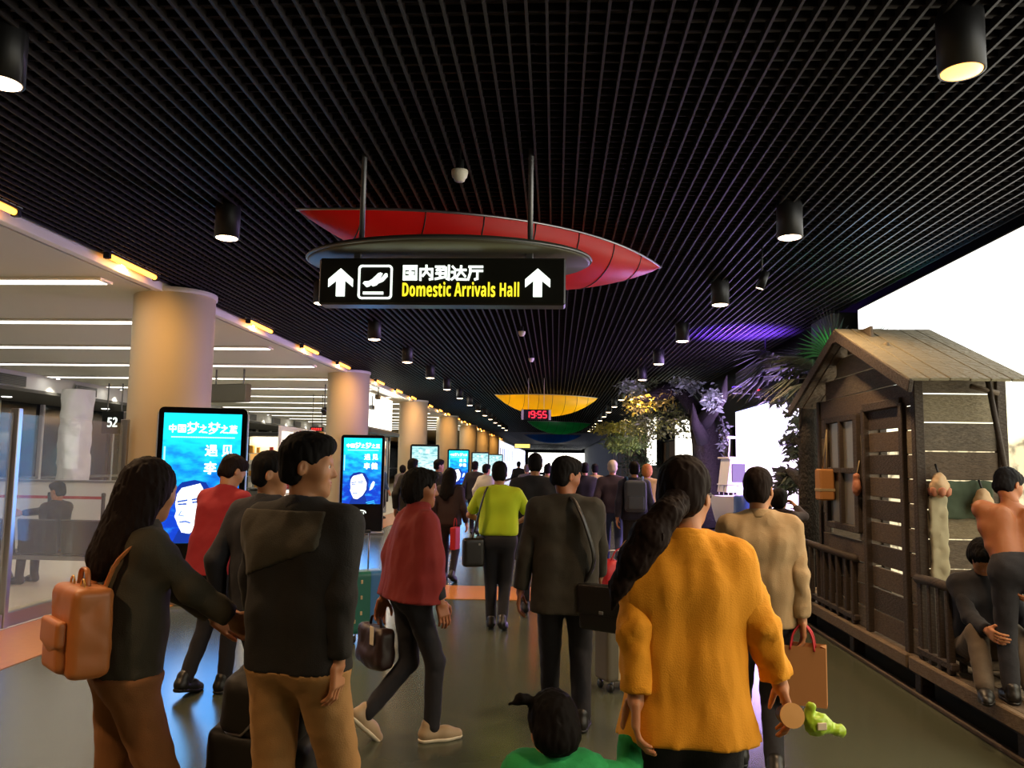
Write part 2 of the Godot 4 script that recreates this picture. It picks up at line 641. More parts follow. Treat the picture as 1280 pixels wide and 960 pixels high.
	place("pane", boxmesh(Vector3(0.04, 3.25, 100), 0, Vector3(-16.0, 1.63, -52)), M.window_night, wn)
	for k in 26:
		place("mullion", boxmesh(Vector3(0.12, 3.25, 0.1), 0.01), M.hall_wall if k % 3 else M.steel, wn, at(Vector3(-15.92, 1.63, -10.0 - 2.0 * k)))
	place("transom", boxmesh(Vector3(0.1, 0.08, 100), 0, Vector3(-15.92, 1.0, -52)), M.grey_metal, wn)

func lined(size: Vector3, c := Vector3.ZERO, bev := 0.004) -> SurfaceTool:
	var st := S()
	box(st, c, size, bev)
	return st

# ---------------------------------------------------------------- columns, bars, downlights
func columns_and_lamps():
	for k in COL_D.size():
		var c := thing("column", "round cream column, %s along the left side" % ["nearest", "second", "third", "fourth", "fifth", "sixth", "seventh"][k], "column", Vector3(-5.0, 0, -COL_D[k]), 0, "round columns along the left side")
		var st := S(false)
		lathe(st, [Vector2(0.5, 0.16), Vector2(0.5, 3.74)], 48)
		part("shaft", st, M.column_paint, c)
		st = S(false)
		lathe(st, [Vector2(0.5, 3.74), Vector2(0.52, 3.742), Vector2(0.52, 3.80), Vector2(0.0, 3.80)], 48)
		part("collar", st, M.white_paint, c)
		st = S(false)
		lathe(st, [Vector2(0.53, 0.0), Vector2(0.53, 0.15), Vector2(0.5, 0.165)], 48)
		part("plinth", st, M.steel, c)
	var n := 0
	for c in [-7.8, 1.0, 10.1, 19.0, 27.9, 36.8, 45.7, 54.6, 63.5]:
		for o in [2.5, 5.15, 7.65]:
			var d: float = c + o
			if d < -2 or d > 72: continue
			n += 1
			var b := thing("light_bar", "amber light bar above the white ceiling edge, %s from the near end" % TH[n - 1], "light", Vector3(-4.8, 3.80, -d), 0, "amber bars along the left ceiling edge")
			var st := S(false)
			tube(st, [Vector3(0, 0, -0.5), Vector3(0, 0, 0.5)], 0.028, 12)
			part("tube", st, M.lamp_bar, b)
			for q in [-0.52, 0.52]: part("end_cap", lined(Vector3(0.07, 0.07, 0.05), Vector3(0, 0, q)), M.black_metal, b)
			part("tray", lined(Vector3(0.1, 0.012, 1.08), Vector3(0.0, 0.045, 0)), M.white_paint, b)
			lamp_area(Vector3(-0.0, -0.035, 0), Vector3(-0.5, -1, 0), Vector2(0.05, 1.0), 4.0, Color(1, 0.75, 0.42), "bar_glow", b)
	var can := S(false)
	lathe(can, [Vector2(0.0, 0.30), Vector2(0.10, 0.30), Vector2(0.105, 0.29), Vector2(0.105, 0.0), Vector2(0.092, 0.0), Vector2(0.088, 0.03)], 28)
	var can_m := done(can)
	var disc := S(false)
	lathe(disc, [Vector2(0, -0.016), Vector2(0.06, -0.012), Vector2(0.09, -0.002), Vector2(0.09, 0.02), Vector2(0, 0.02)], 24)
	var disc_m := done(disc)
	var stem := boxmesh(Vector3(0.02, 0.3, 0.02), 0.003, Vector3(0, 0.45, 0))
	for side in 2:
		for k in 17:
			var d := (0.95 if side == 0 else 0.95) + 2.83 * k
			var x := -2.85 if side == 0 else 1.93
			var l := thing("cylinder_downlight", "black cylinder ceiling downlight in the %s row, %s from the near end" % ["left" if side == 0 else "right", TH[k]], "light", Vector3(x, 3.55, -d), 0, "black cylinder downlights in two rows")
			place("housing", can_m, M.black_metal, l)
			place("lens", disc_m, M.lamp_amber if side == 1 and k == 1 else M.lamp_disc, l)
			place("stem", stem, M.black_metal, l)
			if k < 9: lamp_spot(Vector3(0, -0.03, 0), Vector3.DOWN, 7.0, Color(1, 0.82, 0.62), 62, 0.09, "downlight_beam", l)

# ---------------------------------------------------------------- hung leaf lanterns, signs, ceiling devices
func leaf_lantern(called: String, label: String, c: Vector3, yaw: float, m: Material, L: float, W: float, depth: float, lamp_e: float, col: Color):
	var t := thing(called, label, "lantern", c, yaw, "leaf-shaped hanging lanterns")
	# double-pointed hull: rim at y=0, belly below; built panel by panel between ribs
	var nu := 8
	var f := func(u: float, v: float) -> Vector3:
		var w := pow(maxf(0.0, 1.0 - u * u), 1.05)
		var a := v * PI / 2
		return Vector3(u * L / 2, -depth * pow(w, 0.85) * cos(a) - 0.02, sin(a) * W / 2 * w)
	for i in nu:
		var st := S(false)
		for a in 4:
			for b in 16:
				var u0 := -1.0 + 2.0 * (i + a / 4.0) / nu
				var u1 := -1.0 + 2.0 * (i + (a + 1) / 4.0) / nu
				var v0 := -1.0 + 2.0 * b / 16.0
				var v1 := -1.0 + 2.0 * (b + 1) / 16.0
				quad(st, f.call(u0, v1), f.call(u1, v1), f.call(u1, v0), f.call(u0, v0))
		part("panel", st, m, t)
	for i in range(1, nu):
		var pts := []
		for b in 17: pts.append(f.call(-1.0 + 2.0 * i / nu, -1.0 + b / 8.0) * Vector3(1, 1.004, 1.004))
		var st := S(false)
		tube(st, pts, 0.006, 5)
		part("rib", st, M.black_metal, t)
	for sg in [-1.0, 1.0]:
		var pts := []
		for i in 33: pts.append(f.call(-1.0 + i / 16.0, sg))
		var st := S(false)
		tube(st, pts, 0.012, 6)
		part("rim", st, M.steel, t)
	for i in 4:
		var p := Vector3((-0.6 + 0.4 * i) * L / 2, -depth * (0.68 if i in [1, 2] else 0.42), 0)
		var st := S(false)
		lathe(st, [Vector2(0, -0.05), Vector2(0.035, -0.035), Vector2(0.045, 0), Vector2(0.03, 0.04), Vector2(0, 0.05)], 12, Transform3D(Basis(), p))
		part("bulb", st, M.lamp_disc if lamp_e > 0.1 else M.bulb_dim, t)
		if lamp_e > 0: lamp_omni(p, lamp_e, col, 0.04, "bulb_light", t)
	for sg in [-1.0, 1.0]:
		var st := S()
		tube(st, [Vector3(sg * L * 0.25, -0.02, 0), Vector3(sg * L * 0.25, 4.7 - c.y, 0)], 0.006, 5)
		part("wire", st, M.grey_metal, t)

const GLYPHS := {
	"国": [[.08, .95, .92, .95, .92, .05, .08, .05, .08, .95], [.27, .76, .73, .76], [.3, .5, .7, .5], [.24, .22, .78, .22], [.5, .76, .5, .22], [.62, .42, .7, .32]],
	"内": [[.1, .02, .1, .75, .9, .75, .9, .08, .76, .05], [.5, .98, .5, .6, .27, .3], [.5, .6, .75, .32]],
	"到": [[.05, .92, .6, .92], [.3, .9, .12, .68, .55, .72], [.08, .45, .58, .45], [.33, .65, .33, .15], [.03, .08, .62, .2], [.72, .85, .72, .3], [.93, .98, .93, .05, .8, .1]],
	"达": [[.08, .92, .2, .78], [.03, .55, .22, .55, .22, .22], [.02, .06, .22, .22, .4, .06, .98, .04], [.35, .7, .96, .7], [.65, .95, .62, .6, .38, .25], [.65, .6, .92, .28]],
	"厅": [[.1, .92, .97, .92], [.16, .92, .16, .5, .03, .05], [.3, .64, .97, .64], [.65, .64, .65, .1, .5, .05]],
	"中": [[.12, .75, .88, .75, .88, .38, .12, .38, .12, .75], [.5, .98, .5, .02]],
	"梦": [[.05, .85, .45, .85], [.25, .98, .25, .55], [.25, .82, .05, .6], [.55, .85, .95, .85], [.75, .98, .75, .55], [.75, .82, .95, .6], [.4, .5, .1, .25], [.3, .42, .75, .42, .45, .12, .1, .02], [.4, .3, .52, .22]],
	"之": [[.45, .98, .55, .86], [.15, .72, .82, .72, .2, .18], [.05, .05, .25, .2, .45, .06, .97, .04]],
	"蓝": [[.05, .88, .95, .88], [.32, .98, .32, .78], [.68, .98, .68, .78], [.25, .7, .25, .42], [.4, .72, .4, .4], [.6, .74, .52, .5], [.58, .64, .9, .64], [.15, .32, .85, .32, .85, .05], [.15, .32, .15, .05], [.38, .32, .38, .05], [.62, .32, .62, .05], [.02, .05, .98, .05]],
	"遇": [[.1, .9, .2, .78], [.03, .58, .2, .58, .2, .2], [.02, .05, .2, .2, .4, .05, .98, .04], [.42, .93, .85, .93, .85, .65, .42, .65, .42, .93], [.42, .79, .85, .79], [.35, .2, .35, .52, .93, .52, .93, .2], [.63, .93, .63, .28], [.48, .28, .76, .3]],
	"见": [[.2, .3, .2, .93, .8, .93, .8, .3], [.48, .75, .45, .35, .1, .03], [.56, .4, .56, .1, .9, .06, .93, .2]],
	"李": [[.08, .8, .92, .8], [.5, .98, .5, .5], [.48, .78, .1, .5], [.52, .78, .9, .5], [.25, .45, .72, .45, .5, .32], [.05, .25, .95, .25], [.52, .34, .52, .03, .38, .06]],
	"健": [[.22, .97, .05, .6], [.15, .7, .15, .02], [.28, .88, .45, .88, .3, .58, .45, .58, .25, .05], [.28, .35, .5, .08, .98, .04], [.52, .85, .9, .85, .9, .55, .52, .55], [.48, .7, .98, .7], [.52, .4, .92, .4], [.5, .26, .96, .26], [.7, .97, .7, .14]],
}

func glyph(ch: String, size: float, stroke: float, depth: float) -> ArrayMesh:
	var st := S()
	for s in GLYPHS[ch]:
		for i in range(0, s.size() - 2, 2):
			var a := Vector3(s[i], s[i + 1], 0) * size
			var b := Vector3(s[i + 2], s[i + 3], 0) * size
			var d := (b - a).normalized()
			box(st, (a + b) / 2, Vector3((b - a).length() + stroke, stroke, depth), 0, Basis(d, Vector3(-d.y, d.x, 0), Vector3.BACK))
	return done(st)

func lettering(text: String, height: float, depth: float, bold := true) -> TextMesh:
	var f := SystemFont.new()
	f.font_names = PackedStringArray(["Droid Sans"])
	f.font_weight = 700 if bold else 400
	var t := TextMesh.new()
	t.text = text
	t.font = f
	t.font_size = 64
	t.pixel_size = height / 64.0
	t.depth = depth
	t.curve_step = 2.0
	return t

func signs():
	# arrivals sign: oval plate on two rods, black light box under it
	var D := 5.42
	var t := thing("hanging_sign", "black hanging light-box sign reading Domestic Arrivals Hall with white arrows", "sign", Vector3(-0.79, 2.72, -D))
	var W := 1.70
	var H := 0.325
	part("box", lined(Vector3(W, H, 0.16), Vector3(0, H / 2, 0), 0.012), M.sign_black, t)
	var st := S(false)
	var ov := Transform3D(Basis().scaled(Vector3(1.03, 1, 0.62)), Vector3(0.0, 0.37, -0.28))
	lathe(st, [Vector2(0, 0), Vector2(0.985, 0), Vector2(1.0, 0.012), Vector2(1.0, 0.04), Vector2(0.985, 0.05), Vector2(0, 0.05)], 64, ov)
	part("oval_plate", st, M.oval_olive, t)
	st = S(false)
	var ring := []
	for i in 65: ring.append(Vector3(cos(TAU * i / 64) * 1.035, 0.395, -0.28 + sin(TAU * i / 64) * 0.625))
	tube(st, ring, 0.012, 6)
	part("oval_rim", st, M.grey_metal, t)
	for x in [-0.6, 0.6]:
		part("neck", lined(Vector3(0.05, 0.06, 0.05), Vector3(x, 0.345, 0)), M.grey_metal, t)
		st = S(false)
		tube(st, [Vector3(x, 0.40, -0.08), Vector3(x, 1.98, -0.08)], 0.02, 10)
		part("rod", st, M.grey_metal, t)
	var zf := 0.085
	for x in [-0.695, 0.66]:
		st = S()
		extr(st, PackedVector2Array([Vector2(-0.03, 0), Vector2(0.03, 0), Vector2(0.03, 0.11), Vector2(0.085, 0.065), Vector2(0.085, 0.12), Vector2(0, 0.195), Vector2(-0.085, 0.12), Vector2(-0.085, 0.065), Vector2(-0.03, 0.11)]), 0.01, at(Vector3(x, 0.055, zf)))
		part("arrow", st, M.glyph_white, t)
	# aircraft landing pictogram in a rounded frame
	st = S()
	var fr := []
	for q in [[1, 1], [-1, 1], [-1, -1], [1, -1]]:
		for k in 5:
			var a: float = PI / 2 * (k / 4.0) + [0.0, PI / 2, PI, PI * 1.5][[[1, 1], [-1, 1], [-1, -1], [1, -1]].find(q)]
			fr.append(Vector3(q[0] * 0.09 + cos(a) * 0.022, q[1] * 0.09 + sin(a) * 0.022, 0))
	for i in fr.size():
		var a: Vector3 = fr[i]
		var b: Vector3 = fr[(i + 1) % fr.size()]
		var d := (b - a).normalized()
		box(st, Vector3(-0.455, 0.155, zf) + (a + b) / 2, Vector3((b - a).length() + 0.012, 0.013, 0.01), 0, Basis(d, Vector3(-d.y, d.x, 0), Vector3.BACK))
	part("pictogram_frame", st, M.glyph_white, t)
	st = S()
	var c := at(Vector3(-0.455, 0.155, zf))
	extr(st, PackedVector2Array([Vector2(-0.085, -0.01), Vector2(-0.06, -0.035), Vector2(-0.04, -0.03), Vector2(-0.03, -0.02), Vector2(-0.015, -0.03), Vector2(0.01, -0.022), Vector2(0.02, -0.01), Vector2(0.055, 0.005), Vector2(0.085, 0.04), Vector2(0.082, 0.06), Vector2(0.068, 0.06), Vector2(0.045, 0.03), Vector2(0.035, 0.03), Vector2(0.05, 0.06), Vector2(0.035, 0.066), Vector2(0.02, 0.06), Vector2(-0.02, 0.02), Vector2(-0.045, 0.005), Vector2(-0.075, 0.004)]), 0.01, c)
	box(st, Vector3(-0.467, 0.078, zf), Vector3(0.14, 0.018, 0.01))
	part("aircraft_pictogram", st, M.glyph_white, t)
	var x := -0.265
	for ch in "国内到达厅":
		place("character", glyph(ch, 0.1, 0.0145, 0.01), M.glyph_white, t, at(Vector3(x, 0.17, zf)))
		x += 0.112
	var tm := place("lettering", lettering("Domestic Arrivals Hall", 0.128, 0.01), M.glyph_yellow, t)
	var ab := tm.mesh.get_aabb()
	var sx := 0.80 / ab.size.x
	tm.transform = Transform3D(Basis().scaled(Vector3(sx, 1, 1)), Vector3(-0.265 - ab.position.x * sx, 0.105 - ab.get_center().y, zf))
	lamp_area(Vector3(0, 0.16, 0.12), Vector3(0, 0, 1), Vector2(1.5, 0.2), 0.12, Color(0.95, 1, 0.8), "sign_glow", t)
	# leaf lanterns down the corridor
	leaf_lantern("leaf_lantern", "big red leaf-shaped lantern hanging behind the arrivals sign", Vector3(-0.53, 3.72, -7.25), 0.54, M.leaf_red, 3.75, 1.35, 0.42, 0.06, Color(1, 0.6, 0.4))
	leaf_lantern("leaf_lantern", "glowing yellow leaf-shaped lantern over the middle of the corridor", Vector3(-0.27, 3.74, -24.6), 0.28, M.leaf_yellow, 3.3, 1.3, 0.62, 0.3, Color(1, 0.8, 0.4))
	leaf_lantern("leaf_lantern", "dark green leaf-shaped lantern past the yellow one", Vector3(0.2, 3.74, -40.0), 0.54, M.leaf_green, 3.7, 1.3, 0.6, 0.01, Color(0.8, 1, 0.9))
	leaf_lantern("leaf_lantern", "dark blue leaf-shaped lantern farthest down the corridor", Vector3(-0.2, 3.74, -57.0), 0.2, M.leaf_blue, 4.2, 1.3, 0.6, 0.01, Color(0.7, 0.85, 1))
	# red LED clock
	var k := thing("led_clock", "hanging black LED clock showing 19:55 in red digits", "clock", Vector3(-0.5, 2.9, -20.5))
	part("case", lined(Vector3(0.66, 0.26, 0.12), Vector3(0, 0, 0), 0.01), M.black_metal, k)
	for sg in [-1.0, 1.0]:
		part("side_panel", lined(Vector3(0.06, 0.26, 0.13), Vector3(sg * 0.35, 0, 0), 0.006), M.white_plastic, k)
		st = S()
		tube(st, [Vector3(sg * 0.2, 0.13, 0), Vector3(sg * 0.2, 1.8, 0)], 0.007, 6)
		part("wire", st, M.white_plastic, k)
	var seg := {"1": "bc", "9": "abcdfg", "5": "acdfg"}
	var xs := [-0.22, -0.08, 0.09, 0.22]
	for i in 4:
		st = S()
		for s in seg["1955"[i]]:
			var p: Array = {"a": [0, .08, 1], "b": [.045, .04, 0], "c": [.045, -.04, 0], "d": [0, -.08, 1], "e": [-.045, -.04, 0], "f": [-.045, .04, 0], "g": [0, 0, 1]}[s]
			box(st, Vector3(xs[i] + p[0], p[1], 0.065), Vector3(0.08, 0.026, 0.01) if p[2] else Vector3(0.026, 0.07, 0.01))
		part("digit", st, M.led_red, k)
	st = S()
	for y in [-0.03, 0.03]: box(st, Vector3(0.005, y, 0.065), Vector3(0.02, 0.02, 0.01))
	part("colon", st, M.led_red, k)
	lamp_area(Vector3(0, 0, 0.09), Vector3(0, 0, 1), Vector2(0.5, 0.16), 0.1, Color(1, 0.05, 0.05), "clock_glow", k)
	# smoke detectors, dome camera, small track spot
	for d in [["nearest white smoke detector above the arrivals sign", -0.68, 3.62, 5.35, 1.0], ["pale smoke detector on the ceiling short of the yellow lantern", -0.55, 3.7, 12.6, 1.0], ["flat white ceiling sensor past the small smoke detector", -0.5, 3.72, 16.0, 1.0]]:
		var s := thing("smoke_detector", d[0], "smoke detector", Vector3(d[1], d[2], -d[3]), 0, "ceiling smoke detectors")
		st = S(false)
		lathe(st, [Vector2(0, -0.03), Vector2(0.035, -0.028), Vector2(0.042, -0.01), Vector2(0.052, 0.0), Vector2(0.058, 0.03), Vector2(0.058, 0.045), Vector2(0, 0.045)], 24)
		part("head", st, M.white_plastic, s)
		st = S(false)
		lathe(st, [Vector2(0.03, 0.045), Vector2(0.03, 0.12), Vector2(0.008, 0.13), Vector2(0.008, 0.3)], 12)
		part("stem", st, M.black_metal, s)
	var ts := thing("track_spotlight", "small black adjustable spotlight hanging between the right row downlights", "light", Vector3(2.03, 3.42, -7.9))
	st = S(false)
	tube(st, [Vector3(0, 0.42, 0), Vector3(0, 0.12, 0)], 0.008, 6)
	part("stem", st, M.black_metal, ts)
	var tb := Transform3D(Basis(Vector3(0.3, 0, -1).normalized(), 0.35), Vector3(0, 0.06, 0))
	st = S(false)
	lathe(st, [Vector2(0, 0.1), Vector2(0.04, 0.1), Vector2(0.045, -0.08), Vector2(0.036, -0.075)], 16, tb)
	part("housing", st, M.black_metal, ts)
	st = S(false)
	lathe(st, [Vector2(0, -0.075), Vector2(0.036, -0.075), Vector2(0.036, -0.06), Vector2(0, -0.06)], 16, tb)
	part("lens", st, M.lamp_disc, ts)

# ---------------------------------------------------------------- pictures on lit panels (flat print)
func dab(im: Image, x: float, y: float, r: float, c: Color):
	for j in range(int(y - r), int(y + r) + 1):
		for i in range(int(x - r), int(x + r) + 1):
			if i >= 0 and j >= 0 and i < im.get_width() and j < im.get_height() and Vector2(i - x, j - y).length() <= r: im.set_pixel(i, j, c)

func pen(im: Image, strokes: Array, ox: float, oy: float, size: float, r: float, c: Color):
	for s in strokes:
		for i in range(0, s.size() - 2, 2):
			var a := Vector2(ox + s[i] * size, oy + (1.0 - s[i + 1]) * size)
			var b := Vector2(ox + s[i + 2] * size, oy + (1.0 - s[i + 3]) * size)
			var n := int(a.distance_to(b) / maxf(0.6, r * 0.6)) + 1
			for k in n + 1: dab(im, lerpf(a.x, b.x, float(k) / n), lerpf(a.y, b.y, float(k) / n), r, c)

func fill_poly(im: Image, pts: PackedVector2Array, c: Color):
	var lo := Vector2(1e9, 1e9)
	var hi := -lo
	for p in pts:
		lo = lo.min(p)
		hi = hi.max(p)
	for y in range(maxi(0, int(lo.y)), mini(im.get_height(), int(hi.y) + 1)):
		for x in range(maxi(0, int(lo.x)), mini(im.get_width(), int(hi.x) + 1)):
			if Geometry2D.is_point_in_polygon(Vector2(x, y), pts): im.set_pixel(x, y, c)

func poster_image() -> Image:
	var W := 224
	var H := 384
	var im := Image.create(W, H, false, Image.FORMAT_RGB8)
	var n := FastNoiseLite.new()
	n.seed = 11
	n.frequency = 0.012
	for y in H:
		for x in W:
			var t := float(y) / H
			var c := Color("12c8d8").lerp(Color("0a8fcf"), smoothstep(0.1, 0.5, t)).lerp(Color("0634a8"), smoothstep(0.4, 0.8, t))
			var k := n.get_noise_2d(x, y * 2.2)
			c = c.lerp(Color("0a2f9a") if k > 0 else Color("30d0d8"), clampf(absf(k) * 0.9, 0, 0.5) * smoothstep(0.1, 0.4, t))
			im.set_pixel(x, y, c)
	var w := Color(1, 1, 1)
	var px := 14.0
	for ch in "中国梦之梦之蓝":
		var big := ch == "梦"
		pen(im, GLYPHS[ch], px, 26.0 if big else 34.0, 34.0 if big else 23.0, 2.0, w)
		px += 35.0 if big else 26.0
	for i in 26: pen(im, [[0, 0, 0.5, 0.0]], 24 + i * 7, 62, 9, 2.0, Color(0.75, 0.95, 1))
	pen(im, GLYPHS["遇"], 122, 92, 34, 2.3, w)
	pen(im, GLYPHS["见"], 168, 92, 34, 2.3, w)
	pen(im, GLYPHS["李"], 120, 144, 36, 2.5, w)
	pen(im, GLYPHS["健"], 164, 144, 36, 2.5, w)
	# print of a man's face and raised hand, pale on blue
	fill_poly(im, PackedVector2Array([Vector2(38, 230), Vector2(60, 205), Vector2(96, 198), Vector2(128, 205), Vector2(150, 240), Vector2(150, 300), Vector2(130, 330), Vector2(150, 384), Vector2(40, 384), Vector2(60, 340)]), Color("07287e"))
	fill_poly(im, PackedVector2Array([Vector2(48, 240), Vector2(60, 222), Vector2(90, 214), Vector2(112, 208), Vector2(126, 232), Vector2(140, 262), Vector2(138, 300), Vector2(118, 334), Vector2(88, 356), Vector2(66, 352), Vector2(54, 330), Vector2(50, 318), Vector2(44, 306), Vector2(48, 290), Vector2(44, 268)]), Color(0.96, 0.98, 1))
	fill_poly(im, PackedVector2Array([Vector2(166, 268), Vector2(178, 250), Vector2(188, 256), Vector2(184, 278), Vector2(172, 298), Vector2(156, 306)]), Color(0.85, 0.92, 1))
	for f in [[52, 262, 76, 258], [92, 256, 116, 252], [54, 270, 74, 269], [94, 264, 114, 262]]:
		pen(im, [[f[0], 1 - f[1], f[2], 1 - f[3]]], 0, 0, 1, 2.4, Color("2a4a9a"))
	pen(im, [[62, 1 - 290, 56, 1 - 302, 70, 1 - 304]], 0, 0, 1, 1.6, Color("6a86c8"))
	pen(im, [[60, 1 - 322, 76, 1 - 320, 88, 1 - 324]], 0, 0, 1, 2.2, Color("3a5aa8"))
	for k in 5: pen(im, [[0, 0, 1, 0.25]], 140 + k * 3, 330 + k * 9, 46, 2.0, Color("3ab8e0"))
	fill_poly(im, PackedVector2Array([Vector2(4, 100), Vector2(8, 100), Vector2(8, 190), Vector2(4, 190)]), Color("9af0ff"))
	return im

func landscape_image() -> Image:
	var im := Image.create(160, 280, false, Image.FORMAT_RGB8)
	var n := FastNoiseLite.new()
	n.seed = 5
	n.frequency = 0.02
	for y in 280:
		for x in 160:
			var t := y / 280.0
			var c := Color("bff2f4").lerp(Color("e9ffff"), smoothstep(0.0, 0.5, t)).lerp(Color("30c4d4"), smoothstep(0.8, 1.0, t))
			c = c.lerp(Color("52b8c2"), clampf(n.get_noise_2d(x, y * 3) * 1.4, 0, 0.55) * (1 - smoothstep(0.5, 0.7, t)))
			im.set_pixel(x, y, c)
	pen(im, GLYPHS["中"], 40, 18, 26, 2, Color.WHITE)
	pen(im, GLYPHS["国"], 84, 18, 26, 2, Color.WHITE)
	return im

func rubble_image() -> Image:
	# photo print of a rubble wall under an overexposed sky
	var W := 640
	var H := 256
	var im := Image.create(W, H, false, Image.FORMAT_RGB8)
	var n := FastNoiseLite.new()
	n.noise_type = FastNoiseLite.TYPE_CELLULAR
	n.cellular_return_type = FastNoiseLite.RETURN_DISTANCE2_SUB
	n.frequency = 0.055
	n.seed = 21
	var m := FastNoiseLite.new()
	m.frequency = 0.02
	for y in H:
		for x in W:
			var t := y / float(H)
			var edge := 0.50 + 0.03 * m.get_noise_2d(x, 0)
			var sky := Color(1, 1, 1).lerp(Color(1, 0.98, 0.82), smoothstep(0.25, 0.5, t))
			var d := n.get_noise_2d(x, y * 1.15)
			var st := Color("6a5f48").lerp(Color("c4b48c"), smoothstep(-1.0, -0.72, d))
			im.set_pixel(x, y, sky.lerp(st, smoothstep(edge, edge + 0.05, t)))
	return im

func shore_image() -> Image:
	var W := 192
	var H := 128
	var im := Image.create(W, H, false, Image.FORMAT_RGB8)
	for y in H:
		for x in W:
			var t := y / float(H)
			im.set_pixel(x, y, Color(0.93, 0.88, 1).lerp(Color(1, 0.9, 1), smoothstep(0.3, 0.6, t)).lerp(Color(0.1, 0.75, 0.9), smoothstep(0.78, 0.9, t)).lerp(Color(0.05, 0.3, 0.9), smoothstep(0.92, 1.0, t)))
	return im

func print_mat(key: String, im: Image, power: float) -> StandardMaterial3D:
	var m := mat(key, Color(0.08, 0.08, 0.08), 0.25)
	m.emission_enabled = true
	m.emission = Color.BLACK
	m.emission_texture = ImageTexture.create_from_image(im)
	m.emission_energy_multiplier = power
	return m

func face(called: String, w: float, h: float, m: Material, parent: Node, xf := Transform3D()) -> MeshInstance3D:
	# thin lit sheet, 4 mm thick, picture on its +Z side
	var st := S()
	var z := 0.004
	var P := [Vector3(-w / 2, 0, z), Vector3(w / 2, 0, z), Vector3(w / 2, h, z), Vector3(-w / 2, h, z)]
	var uv := [Vector2(0, 1), Vector2(1, 1), Vector2(1, 0), Vector2(0, 0)]
	for k in [0, 2, 1, 0, 3, 2]:
		st.set_uv(uv[k])
		st.add_vertex(P[k])
	st.set_uv(Vector2(0.5, 0.5))
	for k in 4:
		var a: Vector3 = P[k]
		var b: Vector3 = P[(k + 1) % 4]
		quad(st, a - Vector3(0, 0, z), b - Vector3(0, 0, z), b, a)
	quad(st, P[3] - Vector3(0, 0, z), P[2] - Vector3(0, 0, z), P[1] - Vector3(0, 0, z), P[0] - Vector3(0, 0, z))
	return part(called, st, m, parent, xf)

func rounded_rect(w: float, h: float, r: float, c := Vector2.ZERO) -> PackedVector2Array:
	var out := PackedVector2Array()
	for q in [[1, 1, 0.0], [-1, 1, PI / 2], [-1, -1, PI], [1, -1, PI * 1.5]]:
		for k in 5:
			var a: float = q[2] + PI / 2 * k / 4.0
			out.append(c + Vector2(q[0] * (w / 2 - r) + cos(a) * r, q[1] * (h / 2 - r) + sin(a) * r))
	return out

func kiosks():
	print_mat("poster", poster_image(), 1.9)
	print_mat("landscape", landscape_image(), 1.1)
	var rows := [
		[-4.15, 9.25, 0.30, "poster", "nearest advertising kiosk, blue poster with a pale face, by the first column"],
		[-4.43, 18.3, 0.22, "poster", "second advertising kiosk, blue face poster, beside the second column"],
		[-4.45, 27.2, 0.2, "landscape", "pale cyan advertising kiosk by the third column"],
		[-4.35, 36.0, 0.15, "poster", "small distant kiosk with the blue face poster by the fourth column"],
		[-4.2, 44.9, 0.15, "landscape", "distant pale cyan kiosk by the fifth column"],
		[-4.0, 53.8, 0.1, "landscape", "farthest kiosk, pale cyan, by the sixth column"],
	]
	for r in rows:
		var t := thing("advertising_kiosk", r[4], "kiosk", Vector3(r[0], 0, -r[1]), r[2], "advertising kiosks along the left side")
		var st := S()
		extr(st, rounded_rect(0.98, 2.2, 0.06, Vector2(0, 1.15)), 0.13)
		part("body", st, M.black_gloss, t)
		st = S()
		for sg in [-1.0, 1.0]: box(st, Vector3(sg * 0.497, 1.15, 0), Vector3(0.012, 2.08, 0.136), 0.003)
		part("side_trim", st, M.steel, t)
		face("screen", 0.86, 1.5, M[r[3]], t, at(Vector3(0, 0.68, 0.067)))
		part("foot_plate", lined(Vector3(1.05, 0.06, 0.42), Vector3(0, 0.03, 0), 0.012), M.steel, t)
		# white emblem under the screen: a small arch with bars
		st = S()
		for k in 9:
			var a := PI * (0.1 + 0.8 * k / 8.0)
			box(st, Vector3(cos(a) * 0.11, 0.475 + sin(a) * 0.06, 0.068), Vector3(0.05, 0.016, 0.006), 0, Basis(Vector3.BACK, a + PI / 2))
		for k in 4: box(st, Vector3(-0.06 + 0.04 * k, 0.475, 0.068), Vector3(0.018, 0.05, 0.006))
		part("emblem", st, M.glyph_white, t)
		lamp_area(Vector3(0, 1.43, 0.10), Vector3(0, 0, 1), Vector2(0.86, 1.5), 1.6, Color(0.25, 0.65, 1) if r[3] == "poster" else Color(0.6, 0.95, 1), "screen_light", t)

